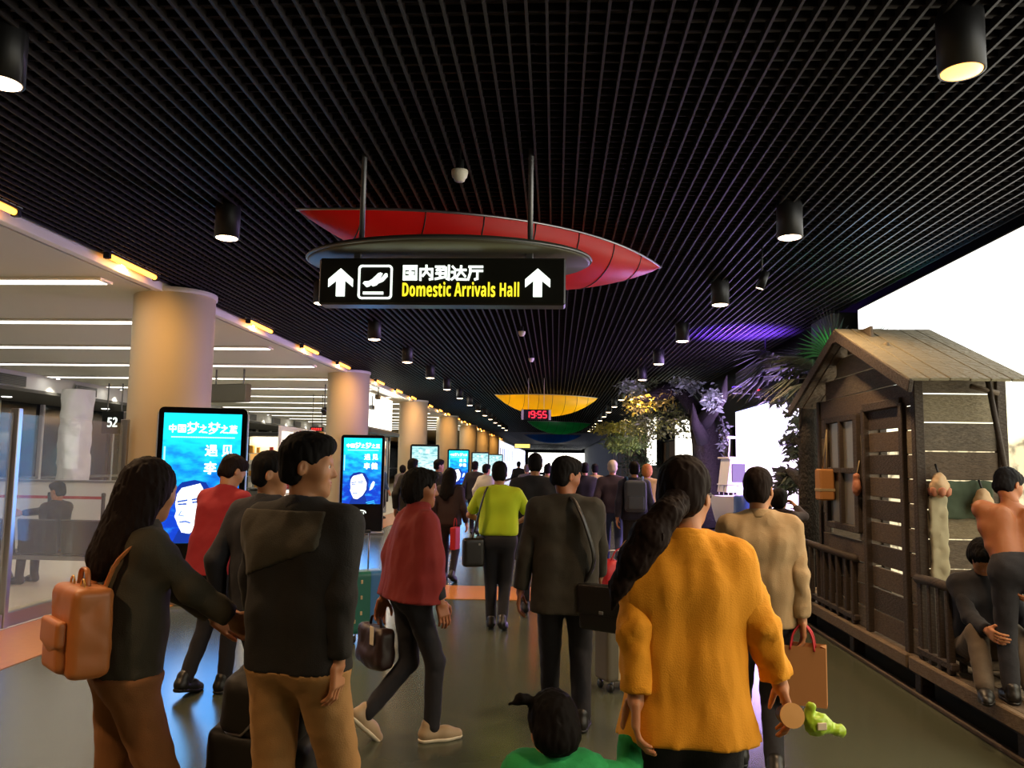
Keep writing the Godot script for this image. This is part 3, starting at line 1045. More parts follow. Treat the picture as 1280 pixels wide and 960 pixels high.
# ---------------------------------------------------------------- side hall on the left
func left_hall():
	# glass fence
	for k in 4:
		var d0 := 1.6 + 2.0 * k
		var g := thing("glass_panel", "clear glass fence panel, %s along the left hall" % ["first from the near end", "second from the near end", "third from the near end", "the one beside the near column"][k], "glass panel", Vector3(-5.3, 0, -d0), PI / 2, "glass fence panels")
		part("glass", lined(Vector3(1.9, 1.9, 0.012), Vector3(1.0, 1.12, 0)), M.glass, g)
		part("bottom_rail", lined(Vector3(1.98, 0.14, 0.06), Vector3(1.0, 0.07, 0), 0.006), M.steel, g)
		part("post", lined(Vector3(0.06, 2.12, 0.09), Vector3(2.0, 1.06, 0), 0.006), M.steel, g)
	# steel bench with black perforated seats, seen from behind
	var b := thing("waiting_bench", "black three-seat waiting bench on chrome legs behind the glass fence", "bench", Vector3(-6.5, 0, -10.0))
	for i in 3:
		var x := -0.56 + 0.56 * i
		part("backrest", lined(Vector3(0.52, 0.44, 0.03), Vector3(x, 0.66, 0.02), 0.012), M.black_metal, b, Transform3D(Basis(Vector3.RIGHT, 0.15), Vector3(0, 0, 0)))
		part("seat", lined(Vector3(0.52, 0.03, 0.46), Vector3(x, 0.42, -0.16), 0.012), M.black_metal, b)
	part("beam", lined(Vector3(1.7, 0.06, 0.08), Vector3(0, 0.36, -0.12), 0.008), M.steel, b)
	for x in [-0.6, 0.6]:
		var st := S(false)
		tube(st, [Vector3(x, 0.36, -0.12), Vector3(x, 0.06, 0.1), Vector3(x, 0.02, 0.24)], 0.022, 8)
		part("leg", st, M.steel, b)
		st = S(false)
		tube(st, [Vector3(x, 0.36, -0.12), Vector3(x, 0.06, -0.34), Vector3(x, 0.02, -0.46)], 0.022, 8)
		part("leg", st, M.steel, b)
	for x in [-0.84, 0.84]:
		var st := S(false)
		tube(st, [Vector3(x, 0.4, -0.36), Vector3(x, 0.62, -0.34), Vector3(x, 0.62, 0.0), Vector3(x, 0.42, 0.0)], 0.016, 8)
		part("armrest", st, M.steel, b)
	# low wall, wrapped pillar, gate sign, stanchions
	var lw := thing("low_wall", "long low grey-white partition wall across the side hall", "partition", Vector3(-10.2, 0, -15.6))
	part("panel", lined(Vector3(6.8, 1.15, 0.12), Vector3(0, 0.575, 0), 0.01), M.hall_wall, lw)
	part("cap_rail", lined(Vector3(6.84, 0.05, 0.18), Vector3(0, 1.17, 0), 0.01), M.steel, lw)
	var pil := thing("wrapped_pillar", "white pillar wrapped in crumpled sheeting in the side hall", "pillar", Vector3(-11.48, 0, -18.6))
	sdf("sheeting", [grid([cap(Vector3(0, 0.1, 0), Vector3(0, 3.3, 0), 0.33, 0.36)], 0.05, [cut_plane(Vector3(0, 3.26, 0), Vector3.UP), cut_plane(Vector3.ZERO, Vector3.DOWN)], 0.07, 3.0)], M.hall_wall, pil)
	var gs := thing("gate_sign", "dark hanging gate sign with the white number 52", "sign", Vector3(-12.2, 2.3, -21.5))
	part("box", lined(Vector3(0.62, 0.62, 0.14), Vector3(0, 0.31, 0), 0.01), M.sign_black, gs)
	var tm := place("number", lettering("52", 0.36, 0.01), M.glyph_white, gs)
	var ab := tm.mesh.get_aabb()
	tm.transform = Transform3D(Basis().scaled(Vector3(0.75, 1, 1)), Vector3(-ab.get_center().x * 0.75, 0.32 - ab.get_center().y, 0.075))
	for sg in [-1.0, 1.0]: part("rod", lined(Vector3(0.03, 0.8, 0.03), Vector3(sg * 0.2, 1.0, 0)), M.grey_metal, gs)
	for k in 5:
		var p := Vector3(-9.6 + 0.95 * k, 0, -13.4)
		var s := thing("queue_post", ["leftmost black queue post before the low wall", "second black queue post from the left", "middle black queue post before the low wall", "fourth black queue post from the left", "black queue post nearest the first column"][k], "queue post", p, 0, "queue posts before the low wall")
		var st := S(false)
		lathe(st, [Vector2(0.16, 0), Vector2(0.16, 0.02), Vector2(0.03, 0.04), Vector2(0.03, 0.98), Vector2(0.036, 0.985), Vector2(0.036, 1.04), Vector2(0, 1.045)], 20)
		part("post", st, M.black_metal, s)
		if k < 2: part("belt", lined(Vector3(0.9, 0.05, 0.004), Vector3(0.475, 0.96, 0)), hexmat("belt_red", "a01420", 0.7), s)
	var hs := thing("hanging_sign", "blank grey hanging sign box seen from behind over the side hall", "sign", Vector3(-7.6, 2.98, -18.2), -0.25)
	part("box", lined(Vector3(1.05, 0.42, 0.22), Vector3(0, 0.2, 0), 0.02), M.oval_olive, hs)
	for sg in [-1.0, 1.0]: part("rod", lined(Vector3(0.035, 0.4, 0.035), Vector3(sg * 0.38, 0.56, 0)), M.grey_metal, hs)
	var dc := thing("dome_camera", "small dark dome camera hanging in the side hall by the second column", "camera", Vector3(-6.3, 2.98, -21.5))
	var st3 := S(false)
	lathe(st3, [Vector2(0, -0.1), Vector2(0.06, -0.08), Vector2(0.09, 0), Vector2(0.1, 0.06), Vector2(0.06, 0.12), Vector2(0, 0.13)], 20)
	part("dome", st3, M.black_gloss, dc)
	part("rod", lined(Vector3(0.03, 0.62, 0.03), Vector3(0, 0.44, 0)), M.grey_metal, dc)
	var sn := thing("led_sign", "small red LED sign high in the side hall by the second column", "sign", Vector3(-7.55, 2.55, -25.0))
	part("case", lined(Vector3(0.42, 0.16, 0.08), Vector3(0, 0.08, 0), 0.005), M.black_metal, sn)
	var st4 := S()
	for k in 5:
		box(st4, Vector3(-0.14 + 0.07 * k, 0.11, 0.042), Vector3(0.045, 0.02, 0.006))
		box(st4, Vector3(-0.14 + 0.07 * k, 0.06, 0.042), Vector3(0.045, 0.02, 0.006))
		box(st4, Vector3(-0.155 + 0.07 * k, 0.085, 0.042), Vector3(0.012, 0.06, 0.006))
	part("digits", st4, M.led_red, sn)
	for sg in [-1.0, 1.0]: part("rod", lined(Vector3(0.02, 1.05, 0.02), Vector3(sg * 0.15, 0.68, 0)), M.grey_metal, sn)
	# lit shops deep in the hall
	hexmat("goods_gold", "c08a3a", 0.4, 0.3)
	hexmat("goods_red", "a03028", 0.5)
	hexmat("goods_white", "e8e2d4", 0.5)
	var shops := [[-12.15, 27.0, 1.5, "shop_white", "bright white shop display case with gold goods, leftmost of the hall shops"], [-10.55, 29.0, 1.5, "shop_gold", "shop display case with black frame, second from the left"], [-9.0, 31.0, 1.4, "shop_white", "shop display case behind the balding man, third from the left"], [-7.6, 33.0, 1.4, "shop_gold", "rightmost hall shop display case, near the second column"]]
	for s in shops:
		var t := thing("shop_display", s[4], "display case", Vector3(s[0], 0, -s[1]), 0.12, "lit shop display cases in the side hall")
		var w: float = s[2]
		part("back_panel", lined(Vector3(w, 2.5, 0.04), Vector3(0, 1.25, -0.3)), M.hall_wall, t)
		part("light_panel", lined(Vector3(w - 0.1, 1.0, 0.02), Vector3(0, 1.95, -0.27)), M[s[3]], t)
		part("plinth", lined(Vector3(w, 0.5, 0.6), Vector3(0, 0.25, 0), 0.01), M.hall_dark, t)
		part("canopy", lined(Vector3(w + 0.1, 0.16, 0.7), Vector3(0, 2.58, 0), 0.02), M.black_metal, t)
		for sg in [-1.0, 1.0]: part("upright", lined(Vector3(0.06, 2.5, 0.06), Vector3(sg * w / 2, 1.25, 0.28), 0.006), M.black_metal, t)
		lamp_area(Vector3(0, 2.47, 0.0), Vector3(0, -1, -0.2), Vector2(w - 0.2, 0.3), 5.0, Color(1, 0.93, 0.78), "case_light", t)
		for r in 4:
			part("shelf", lined(Vector3(w - 0.1, 0.025, 0.5), Vector3(0, 0.62 + 0.42 * r, -0.02)), M.steel, t)
			for i in 6:
				if rng.randf() < 0.15: continue
				var hh := rng.randf_range(0.12, 0.32)
				var gd := thing("goods_box", "small boxed goods on a lit shop display shelf", "box", t.transform * Vector3(-w / 2 + 0.17 + i * (w - 0.3) / 5.0, 0.635 + 0.42 * r, rng.randf_range(-0.1, 0.1)), rng.randf_range(-0.3, 0.3), "boxed goods on the hall shop shelves")
				part("carton", lined(Vector3(rng.randf_range(0.09, 0.17), hh, 0.1), Vector3(0, hh / 2, 0), 0.008), M[["goods_gold", "goods_red", "goods_white", "goods_gold"][rng.randi() % 4]], gd)
	# glazed doors of the shop between columns two and three, bright panel above
	var lp := thing("glowing_panel", "big blank white light panel above the glazed shop entrance", "light panel", Vector3(-5.45, 2.62, -24.2), PI / 2)
	part("frame", lined(Vector3(4.0, 1.08, 0.08), Vector3(0, 0.53, 0), 0.01), M.steel, lp)
	part("diffuser", lined(Vector3(3.9, 0.98, 0.02), Vector3(0, 0.53, 0.045)), M.panel_white, lp)
	lamp_area(Vector3(0, 0.53, 0.08), Vector3(0, 0, 1), Vector2(3.9, 0.98), 6.0, Color(1, 0.98, 0.93), "panel_light", lp)
	part("canopy", lined(Vector3(4.1, 0.12, 0.4), Vector3(0, -0.1, 0.1), 0.01), M.hall_dark, lp)
	for k in 3:
		var dr := thing("glass_door", "tall glazed shop door under the white light panel, %s" % ["nearest leaf", "middle leaf", "farthest leaf"][k], "door", Vector3(-5.5, 0, -22.9 - 1.25 * k), PI / 2, "glazed shop doors")
		part("pane", lined(Vector3(1.1, 2.3, 0.012), Vector3(0, 1.2, 0)), M.glass, dr)
		for sg in [-1.0, 1.0]: part("stile", lined(Vector3(0.06, 2.4, 0.05), Vector3(sg * 0.58, 1.2, 0), 0.004), M.steel, dr)
		for y in [0.05, 2.38]: part("rail", lined(Vector3(1.2, 0.09, 0.05), Vector3(0, y, 0), 0.004), M.steel, dr)
	var bk := thing("shop_interior", "bright white shelved shop wall behind the glazed doors", "shelving", Vector3(-7.3, 0, -24.2), PI / 2)
	part("back_panel", lined(Vector3(5.0, 2.6, 0.06), Vector3(0, 1.3, -0.3)), M.white_paint, bk)
	part("light_panel", lined(Vector3(4.8, 2.2, 0.02), Vector3(0, 1.35, -0.26)), M.shop_white, bk)
	for r in 5: part("shelf", lined(Vector3(4.8, 0.03, 0.35), Vector3(0, 0.4 + 0.45 * r, -0.08)), M.steel, bk)
	for r in 5:
		for i in 12:
			var hh := rng.randf_range(0.14, 0.34)
			var gd := thing("goods_box", "small boxed goods on the bright shelves behind the glazed doors", "box", bk.transform * Vector3(-2.2 + i * 0.4 + rng.randf_range(-0.08, 0.08), 0.415 + 0.45 * r, -0.05), PI / 2, "boxed goods behind the glazed doors")
			part("carton", lined(Vector3(rng.randf_range(0.1, 0.22), hh, 0.14), Vector3(0, hh / 2, 0), 0.008), M[["goods_gold", "goods_red", "goods_white", "goods_white"][rng.randi() % 4]], gd)
	# small dark track cameras over the entrance
	for q in [["black box camera under the ceiling edge past the second column", -5.0, 3.45, 22.2], ["small black bullet camera on the white light panel", -5.3, 3.2, 22.8]]:
		var c := thing("security_camera", q[0], "camera", Vector3(q[1], q[2], -q[3]))
		part("housing", lined(Vector3(0.12, 0.13, 0.26), Vector3(0, 0, 0), 0.02), M.black_metal, c)
		part("bracket", lined(Vector3(0.03, 0.3, 0.03), Vector3(0, 0.2, -0.05)), M.black_metal, c)
	# lit picture wall far down the left side, and the bright end wall
	for k in 7:
		var d := 69.0 + 8.0 * k
		var w := thing("wall_panel", "tall glowing white picture panel on the far left wall, %s" % ["nearest", "second", "third", "fourth", "fifth", "sixth", "farthest"][k], "light panel", Vector3(-4.6, 0.1, -d), PI / 2, "glowing white panels on the far left wall")
		part("frame", lined(Vector3(7.9, 3.5, 0.16), Vector3(0, 1.75, -0.05), 0.01), M.white_paint, w)
		part("diffuser", lined(Vector3(7.7, 3.3, 0.02), Vector3(0, 1.75, 0.045)), M.panel_blue_white, w)
		for q in 3: part("picture", lined(Vector3(0.7, 1.1, 0.012), Vector3(-2.6 + 2.6 * q, 2.3, 0.06)), M[["goods_gold", "hall_dark", "leaf_blue"][q]], w)
		lamp_area(Vector3(0, 1.75, 0.1), Vector3(0, 0, 1), Vector2(7.7, 3.3), 8.0, Color(0.78, 0.84, 1.0), "panel_light", w)
	var en := thing("end_panel", "wide glowing white panel closing the far end of the corridor", "light panel", Vector3(0.3, 0.2, -124.0))
	part("frame", lined(Vector3(9.2, 3.3, 0.2), Vector3(0, 1.65, -0.1), 0.02), M.black_metal, en)
	part("diffuser", lined(Vector3(8.9, 3.0, 0.03), Vector3(0, 1.65, 0.015)), M.panel_white, en)
	lamp_area(Vector3(0, 1.65, 0.1), Vector3(0, 0, 1), Vector2(8.9, 3.0), 20.0, Color(0.95, 0.98, 1.0), "panel_light", en)
	var ys := thing("overhead_sign", "small yellow lit overhead sign before the far end panel", "sign", Vector3(-3.2, 3.1, -78.0))
	part("box", lined(Vector3(1.6, 0.5, 0.16), Vector3(0, 0.25, 0), 0.02), M.sign_black, ys)
	part("light_face", lined(Vector3(1.45, 0.36, 0.02), Vector3(0, 0.25, 0.085)), glow("sign_amber", Color(1, 0.85, 0.35), 1.6), ys)
	part("rod", lined(Vector3(0.05, 0.4, 0.05), Vector3(0, 0.7, 0)), M.grey_metal, ys)

# ---------------------------------------------------------------- village display on the right
func plank(parent: Node, a: Vector3, b: Vector3, h: float, th: float, m: Material, called := "plank", tilt := 0.0):
	# a board from a to b, h high, th thick
	var d := b - a
	var x := d.normalized()
	var z := x.cross(Vector3.UP).normalized()
	var bs := Basis(x, Vector3.UP, x.cross(Vector3.UP)) if absf(x.y) < 0.5 else Basis(x, x.cross(Vector3.BACK) * -1.0, Vector3.BACK)
	if tilt != 0.0: bs = bs * Basis(Vector3.BACK, tilt)
	place(called, boxmesh(Vector3(d.length(), h, th), 0.006), m, parent, Transform3D(bs, (a + b) / 2))

func panels_right():
	print_mat("rubble_print", rubble_image(), 2.3)
	print_mat("shore_print", shore_image(), 2.6)
	var p := thing("backdrop_panel", "huge glowing backdrop panel, white sky over a rubble wall, behind the hut", "light panel", Vector3(3.96, 0.3, -5.3), -PI / 2)
	part("frame", lined(Vector3(10.7, 3.46, 0.1), Vector3(0, 1.72, -0.06), 0.01), M.black_metal, p)
	face("print", 10.6, 3.40, M.rubble_print, p, at(Vector3(0, 0.02, 0)))
	lamp_area(Vector3(0, 1.9, 0.06), Vector3(0, 0, 1), Vector2(10.4, 3.0), 16.0, Color(1, 0.97, 0.88), "panel_light", p)
	p = thing("beach_panel", "glowing white panel with a cyan shore at its foot, left of the hut", "light panel", Vector3(3.94, 0.42, -15.35), -PI / 2)
	part("frame", lined(Vector3(4.9, 2.5, 0.1), Vector3(0, 1.22, -0.06), 0.01), M.black_metal, p)
	for x in [-2.2, 0.0, 2.2]: part("leg", lined(Vector3(0.06, 0.2, 0.06), Vector3(x, -0.06, -0.06)), M.black_metal, p)
	face("print", 4.8, 2.4, M.shore_print, p, at(Vector3(0, 0.02, 0)))
	lamp_area(Vector3(0, 1.2, 0.06), Vector3(0, 0, 1), Vector2(4.8, 2.4), 56.0, Color(0.78, 0.62, 1), "panel_light", p)
	for q in [["tall narrow glowing panel seen between the trees", 33.2, 3.1, 1.66, 1.95], ["short pale glowing panel half hidden by branches", 24.8, 3.6, 1.3, 1.75]]:
		var w := thing("glowing_panel", q[0], "light panel", Vector3(3.94, q[3], -q[1]), -PI / 2)
		for sg in [-0.3, 0.3]: part("bracket", lined(Vector3(0.06, 0.06, 0.5), Vector3(q[2] * sg, q[4] * 0.6, -0.33)), M.black_metal, w)
		part("frame", lined(Vector3(q[2] + 0.1, q[4] + 0.1, 0.1), Vector3(0, q[4] / 2, -0.06), 0.01), M.black_metal, w)
		part("diffuser", lined(Vector3(q[2], q[4], 0.02), Vector3(0, q[4] / 2, 0.0)), M.panel_white, w)
		lamp_area(Vector3(0, q[4] / 2, 0.06), Vector3(0, 0, 1), Vector2(q[2], q[4]), 5.0, Color(0.95, 1, 0.95), "panel_light", w)
	# coloured washes aimed up into the grid from behind the planting
	for q in [["violet floodlight aimed up at the ceiling behind the planting", 2.95, 2.95, 13.2, Color(0.45, 0.25, 1), 130.0, Vector3(0.0, 1, 0.0)], ["green floodlight aimed at the palm behind the hut", 3.5, 2.2, 9.2, Color(0.2, 1, 0.45), 3.0, Vector3(-0.3, 1, -0.1)], ["pale blue floodlight aimed up at the ceiling beside the backdrop", 3.45, 2.6, 8.6, Color(0.4, 0.75, 1), 3.0, Vector3(-0.15, 1, 0.25)], ["violet floodlight in the trees aimed along the branches", 3.3, 1.5, 18.6, Color(0.85, 0.85, 1), 2.0, Vector3(-0.3, 1, 0.1)], ["yellow floodlight under the far bushy tree", 2.9, 1.2, 21.5, Color(1, 0.98, 0.6), 5.0, Vector3(-0.5, 1, 0.0)]]:
		var f := thing("floodlight", q[0], "light", Vector3(q[1], q[2], -q[3]))
		part("housing", lined(Vector3(0.16, 0.1, 0.16), Vector3(0, -0.06, 0), 0.02), M.black_metal, f)
		part("lens", lined(Vector3(0.13, 0.012, 0.13), Vector3(0, -0.005, 0)), glow("flood_%s" % q[0].hash(), q[4], 2.0), f)
		if q[2] > 2.9: part("wall_arm", lined(Vector3(1.56, 0.03, 0.03), Vector3(0.78, -0.1, 0)), M.black_metal, f)
		else: part("stake", lined(Vector3(0.03, q[2] - 0.3, 0.03), Vector3(0, -(q[2] - 0.3) / 2 - 0.1, 0)), M.black_metal, f)
		lamp_spot(Vector3(0, 0.02, 0), q[6], q[5], q[4], 52, 0.06, "flood_beam", f)

func deck():
	var t := thing("deck", "raised weathered timber deck running along the right side", "deck", Vector3(0, 0, 0))
	var x0 := 2.64
	for k in 9:
		plank(t, Vector3(x0 + 0.09 + 0.15 * k, 0.265, 2.5), Vector3(x0 + 0.09 + 0.15 * k, 0.265, -12.2), 0.03, 0.142, M.wood_deck if k % 3 else M.wood_mid)
	for k in 5:
		place("edge_board", boxmesh(Vector3(0.05, 0.10, 2.9), 0.008), M.wood_deck, t, at(Vector3(x0, 0.23, 1.1 - 2.94 * k)))
	for k in 12:
		place("post", boxmesh(Vector3(0.10, 0.2, 0.10), 0.008), M.wood_dark, t, at(Vector3(x0 + 0.06, 0.09, 1.6 - 1.31 * k + 0.1)))
	place("back_board", boxmesh(Vector3(0.03, 0.2, 14.6), 0.0), M.wood_dark, t, at(Vector3(x0 + 0.3, 0.1, -4.85)))
	place("kerb", boxmesh(Vector3(0.05, 0.035, 14.6), 0.008), M.wood_mid, t, at(Vector3(x0 + 0.02, 0.0176, -4.85)))
	structure("trim_10", boxmesh(Vector3(1.6, 0.25, 40.0), 0, Vector3(3.6, 0.125, -32.4)), M.dark_wall)

func railing(label: String, d0: float, d1: float, n: int):
	var x := 2.67
	var t := thing("railing", label, "railing", Vector3(x, 0.28, 0), 0, "timber railings on the deck edge")
	var st := S(false)
	tube(st, [Vector3(0, 0.575, -d0), Vector3(0, 0.58, -(d0 + d1) / 2), Vector3(0, 0.57, -d1)], 0.035, 10)
	part("rail", st, M.wood_dark, t)
	for i in n:
		var d := lerpf(d0 + 0.06, d1 - 0.06, float(i) / (n - 1))
		part("baluster", lined(Vector3(0.045, 0.56, 0.05), Vector3(rng.randf_range(-0.006, 0.006), 0.28, -d), 0.008), M.wood_dark, t)
	part("bottom_rail", lined(Vector3(0.05, 0.05, d1 - d0), Vector3(0, 0.06, -(d0 + d1) / 2), 0.008), M.wood_dark, t)

func hut():
	var t := thing("wooden_hut", "weathered plank hut with gabled roof, window and slatted door on the deck", "hut", Vector3(2.7, 0.28, -7.2))
	# local: x into the display, z towards the camera; gable wall at x=0, z -1.1..1.07
	var z0 := -1.1
	var z1 := 1.07
	var H := 2.02
	var mats := [M.wood_grey, M.wood_mid, M.wood_grey, M.wood_pale]
	var dz0 := 0.10   # door span
	var dz1 := 0.86
	var wz0 := -0.86  # window span
	var wz1 := -0.10
	var y := 0.0
	var k := 0
	while y < 2.62:
		var h := 0.185
		var gap := 0.006
		var mid := y + h / 2
		var za := z0
		var zb := z1
		if mid > H:
			var f := (2.66 - mid) / (2.66 - H)
			za = lerpf(0.0, z0, f)
			zb = lerpf(0.0, z1, f)
		var spans := [[za, zb]]
		if mid < 1.86: spans = [[za, dz0], [dz1, zb]]
		if mid > 0.82 and mid < 1.84: spans = [[za, wz0], [wz1, dz0], [dz1, zb]]
		for s in spans:
			if s[1] - s[0] > 0.06:
				place("plank", boxmesh(Vector3(0.025, h - gap, s[1] - s[0]), 0.005), mats[(k * 7 + 3) % 4] if mid > 1.0 else mats[k % 2 * 1], t, at(Vector3(rng.randf_range(-0.004, 0.004), mid, (s[0] + s[1]) / 2)))
		k += 1
		y += h
	# side wall facing the corridor's near end
	y = 0.0
	k = 0
	while y < 2.04:
		var h := 0.215
		var slit := 0.006 if k % 2 == 0 and k < 4 else 0.009
		place("plank", boxmesh(Vector3(0.60, h - slit, 0.025), 0.005), [M.wood_pale, M.wood_grey, M.wood_mid, M.wood_grey][k % 4], t, at(Vector3(0.29, y + h / 2, z1 + rng.randf_range(-0.004, 0.004))))
		k += 1
		y += h
	# far side wall and posts
	for i in 10: place("plank", boxmesh(Vector3(0.6, 0.2, 0.025), 0.005), M.wood_mid, t, at(Vector3(0.3, 0.1 + 0.205 * i, z0)))
	for q in [[0.0, z1], [0.0, z0], [0.6, z1], [0.6, z0]]: place("post", boxmesh(Vector3(0.07, 2.04, 0.07), 0.006), M.wood_dark, t, at(Vector3(q[0], 1.02, q[1])))
	# roof: two slopes of long boards
	var ridge := Vector3(0, 2.60, -0.02)
	for side in 2:
		var eave := Vector3(0, 2.00, 1.46) if side == 0 else Vector3(0, 2.00, -1.46)
		var d := (eave - ridge)
		var L := d.length()
		var dir := d.normalized()
		for i in 6:
			var bs := Basis(Vector3.RIGHT, dir.cross(Vector3.RIGHT).normalized() * (1.0), dir)
			var nrm := bs.y if bs.y.y > 0 else -bs.y
			bs = Basis(Vector3.RIGHT, nrm, Vector3.RIGHT.cross(nrm))
			place("roof_board", boxmesh(Vector3(0.135, 0.02, L), 0.004), M.roof_pale if side == 0 else M.wood_mid, t, Transform3D(bs, ridge + dir * L / 2 + Vector3(-0.15 + 0.14 * i, rng.randf_range(-0.003, 0.003), 0)))
		place("barge_board", boxmesh(Vector3(0.03, 0.09, L), 0.004), M.wood_dark, t, Transform3D(Basis(Vector3.RIGHT, Vector3(0, absf(dir.z), -dir.y * signf(dir.z)).normalized(), Vector3.RIGHT.cross(Vector3(0, absf(dir.z), -dir.y * signf(dir.z)).normalized())), ridge + dir * L / 2 + Vector3(-0.21, -0.05, 0)))
	place("ridge_beam", boxmesh(Vector3(0.85, 0.08, 0.07), 0.006), M.wood_dark, t, at(ridge + Vector3(0.2, -0.08, 0)))
	# door: dark frame, slats with light between them
	var dr := place("door", boxmesh(Vector3(0.05, 1.88, 0.07), 0.006), M.wood_dark, t, at(Vector3(-0.02, 0.94, dz0)))
	place("door_frame", boxmesh(Vector3(0.05, 1.88, 0.07), 0.006), M.wood_dark, dr, at(Vector3(0, 0, dz1 - dz0)))
	place("lintel", boxmesh(Vector3(0.05, 0.07, dz1 - dz0), 0.006), M.wood_dark, dr, at(Vector3(0, 0.95, (dz1 - dz0) / 2)))
	for i in 10:
		var hh := 0.162 if i > 1 else 0.18
		place("slat", boxmesh(Vector3(0.025, hh, dz1 - dz0 - 0.07), 0.004), [M.wood_mid, M.wood_dark][i % 2], dr, at(Vector3(0.03, -0.84 + 0.186 * i, (dz1 - dz0) / 2)))
	# window: frame, cross bars, four milky panes
	hexmat("old_pane", "6e6856", 0.4)
	var wn := place("window", boxmesh(Vector3(0.05, 0.06, 0.82), 0.006), M.wood_dark, t, at(Vector3(-0.02, 0.83, (wz0 + wz1) / 2)))
	place("window_frame", boxmesh(Vector3(0.05, 0.06, 0.82), 0.006), M.wood_dark, wn, at(Vector3(0, 1.0, 0)))
	for q in [-0.38, 0.0, 0.38]: place("window_bar", boxmesh(Vector3(0.05, 1.0, 0.05), 0.006), M.wood_dark, wn, at(Vector3(-0.002, 0.5, q)))
	place("window_bar", boxmesh(Vector3(0.045, 0.05, 0.76), 0.006), M.wood_dark, wn, at(Vector3(-0.002, 0.52, 0)))
	for q in [[-0.19, 0.27], [0.19, 0.27], [-0.19, 0.76], [0.19, 0.76]]: place("pane", boxmesh(Vector3(0.01, 0.47, 0.34)), M.old_pane, wn, at(Vector3(0.015, q[1], q[0])))
	place("shutter_edge", boxmesh(Vector3(0.04, 1.04, 0.05), 0.004), M.wood_dark, wn, at(Vector3(-0.01, 0.5, 0.43)))
	# things hung on it
	hexmat("straw", "a8743e", 0.8)
	hexmat("rope", "9a8a68", 0.9)
	hexmat("gourd_white", "b89c78", 0.6)
	hexmat("gourd_red", "a86c50", 0.6)
	hexmat("cloth_pale", "a09a80", 0.9)
	hexmat("cloth_green", "3c4a3a", 0.9)
	var b := thing("hanging_box", "orange straw box hanging on two ropes beside the hut window", "hanging box", Vector3(2.6, 1.34, -7.93))
	part("box", lined(Vector3(0.14, 0.3, 0.16), Vector3(0, 0.15, 0), 0.015), M.straw, b)
	for s in [-1.0, 1.0]:
		var st := S(false)
		tube(st, [Vector3(0, 0.3, s * 0.06), Vector3(0.03, 0.68, 0)], 0.006, 6)
		part("rope", st, M.rope, b)
	part("band", lined(Vector3(0.145, 0.03, 0.165), Vector3(0, 0.1, 0), 0.004), M.rope, b)
	b = thing("small_pouch", "small hanging pouch on the hut wall between window and door", "pouch", Vector3(2.64, 1.42, -7.22))
	sdf("pouch", [grid([ell(Vector3(0, 0.06, 0), Vector3(0.035, 0.07, 0.055)), cap(Vector3(0, 0.1, 0), Vector3(0, 0.16, 0), 0.02, 0.03)], 0.008, [], 0.006, 30)], M.gourd_red, b)
	var st1 := S(false)
	tube(st1, [Vector3(0, 0.15, 0), Vector3(0.03, 0.3, 0)], 0.005, 6)
	part("cord", st1, M.rope, b)
	for q in [["white and orange hanging lantern gourd on the hut side wall", 2.80, 1.45, 6.04], ["white and orange hanging lantern gourd above the bare-backed figure", 3.10, 1.34, 6.03]]:
		b = thing("hanging_gourd", q[0], "gourd", Vector3(q[1], q[2], -q[3]), 0.4, "gourds hung on the hut side wall")
		sdf("body", [grid([ell(Vector3(0, 0.07, 0), Vector3(0.07, 0.075, 0.065)), ell(Vector3(0, 0.12, 0), Vector3(0.048, 0.06, 0.045))], 0.01, [], 0.008, 22)], M.gourd_white, b)
		for i in 6:
			var a := i * TAU / 6
			var st := S(false)
			lathe(st, [Vector2(0, -0.04), Vector2(0.026, -0.02), Vector2(0.030, 0.02), Vector2(0, 0.05)], 8, at(Vector3(cos(a) * 0.052, 0.04, sin(a) * 0.05)))
			part("bead", st, M.gourd_red, b)
		var st := S(false)
		tube(st, [Vector3(0, 0.16, 0), Vector3(0, 0.24, -0.03)], 0.008, 6)
		part("hook", st, M.black_metal, b)
	b = thing("hanging_towel", "long pale cloth hanging on the hut side wall", "cloth", Vector3(2.80, 0.84, -6.07))
	sdf("cloth", [grid([rbox(Vector3(0, 0.3, 0), Vector3(0.065, 0.32, 0.02), 0.015), cap(Vector3(0, 0.6, 0), Vector3(0, 0.66, 0), 0.03, 0.05)], 0.014, [], 0.014, 12)], M.cloth_pale, b)
	b = thing("green_cloth", "dark green cloth sheet on the hut side wall", "cloth", Vector3(3.02, 1.27, -6.1))
	sdf("cloth", [grid([rbox(Vector3(0, 0.16, 0), Vector3(0.19, 0.14, 0.016), 0.012)], 0.014, [], 0.014, 9)], M.cloth_green, b)
	b = thing("leaning_pole", "long dark wooden pole leaning at the hut corner", "pole", Vector3(3.32, 0.28, -5.92))
	st1 = S(false)
	tube(st1, [Vector3(0.06, 0, 0.05), Vector3(-0.17, 2.02, -0.07)], [0.024, 0.02], 8)
	part("shaft", st1, M.wood_dark, b)
	st1 = S(false)
	tube(st1, [Vector3(-0.3, 1.98, -0.06), Vector3(-0.1, 1.93, -0.07)], 0.018, 8)
	part("crosspiece", st1, M.wood_mid, b)
	railing("dark timber railing on the deck edge left of the hut", 7.35, 10.4, 16)
	railing("short dark timber railing on the deck edge right of the hut door", 5.62, 6.15, 4)

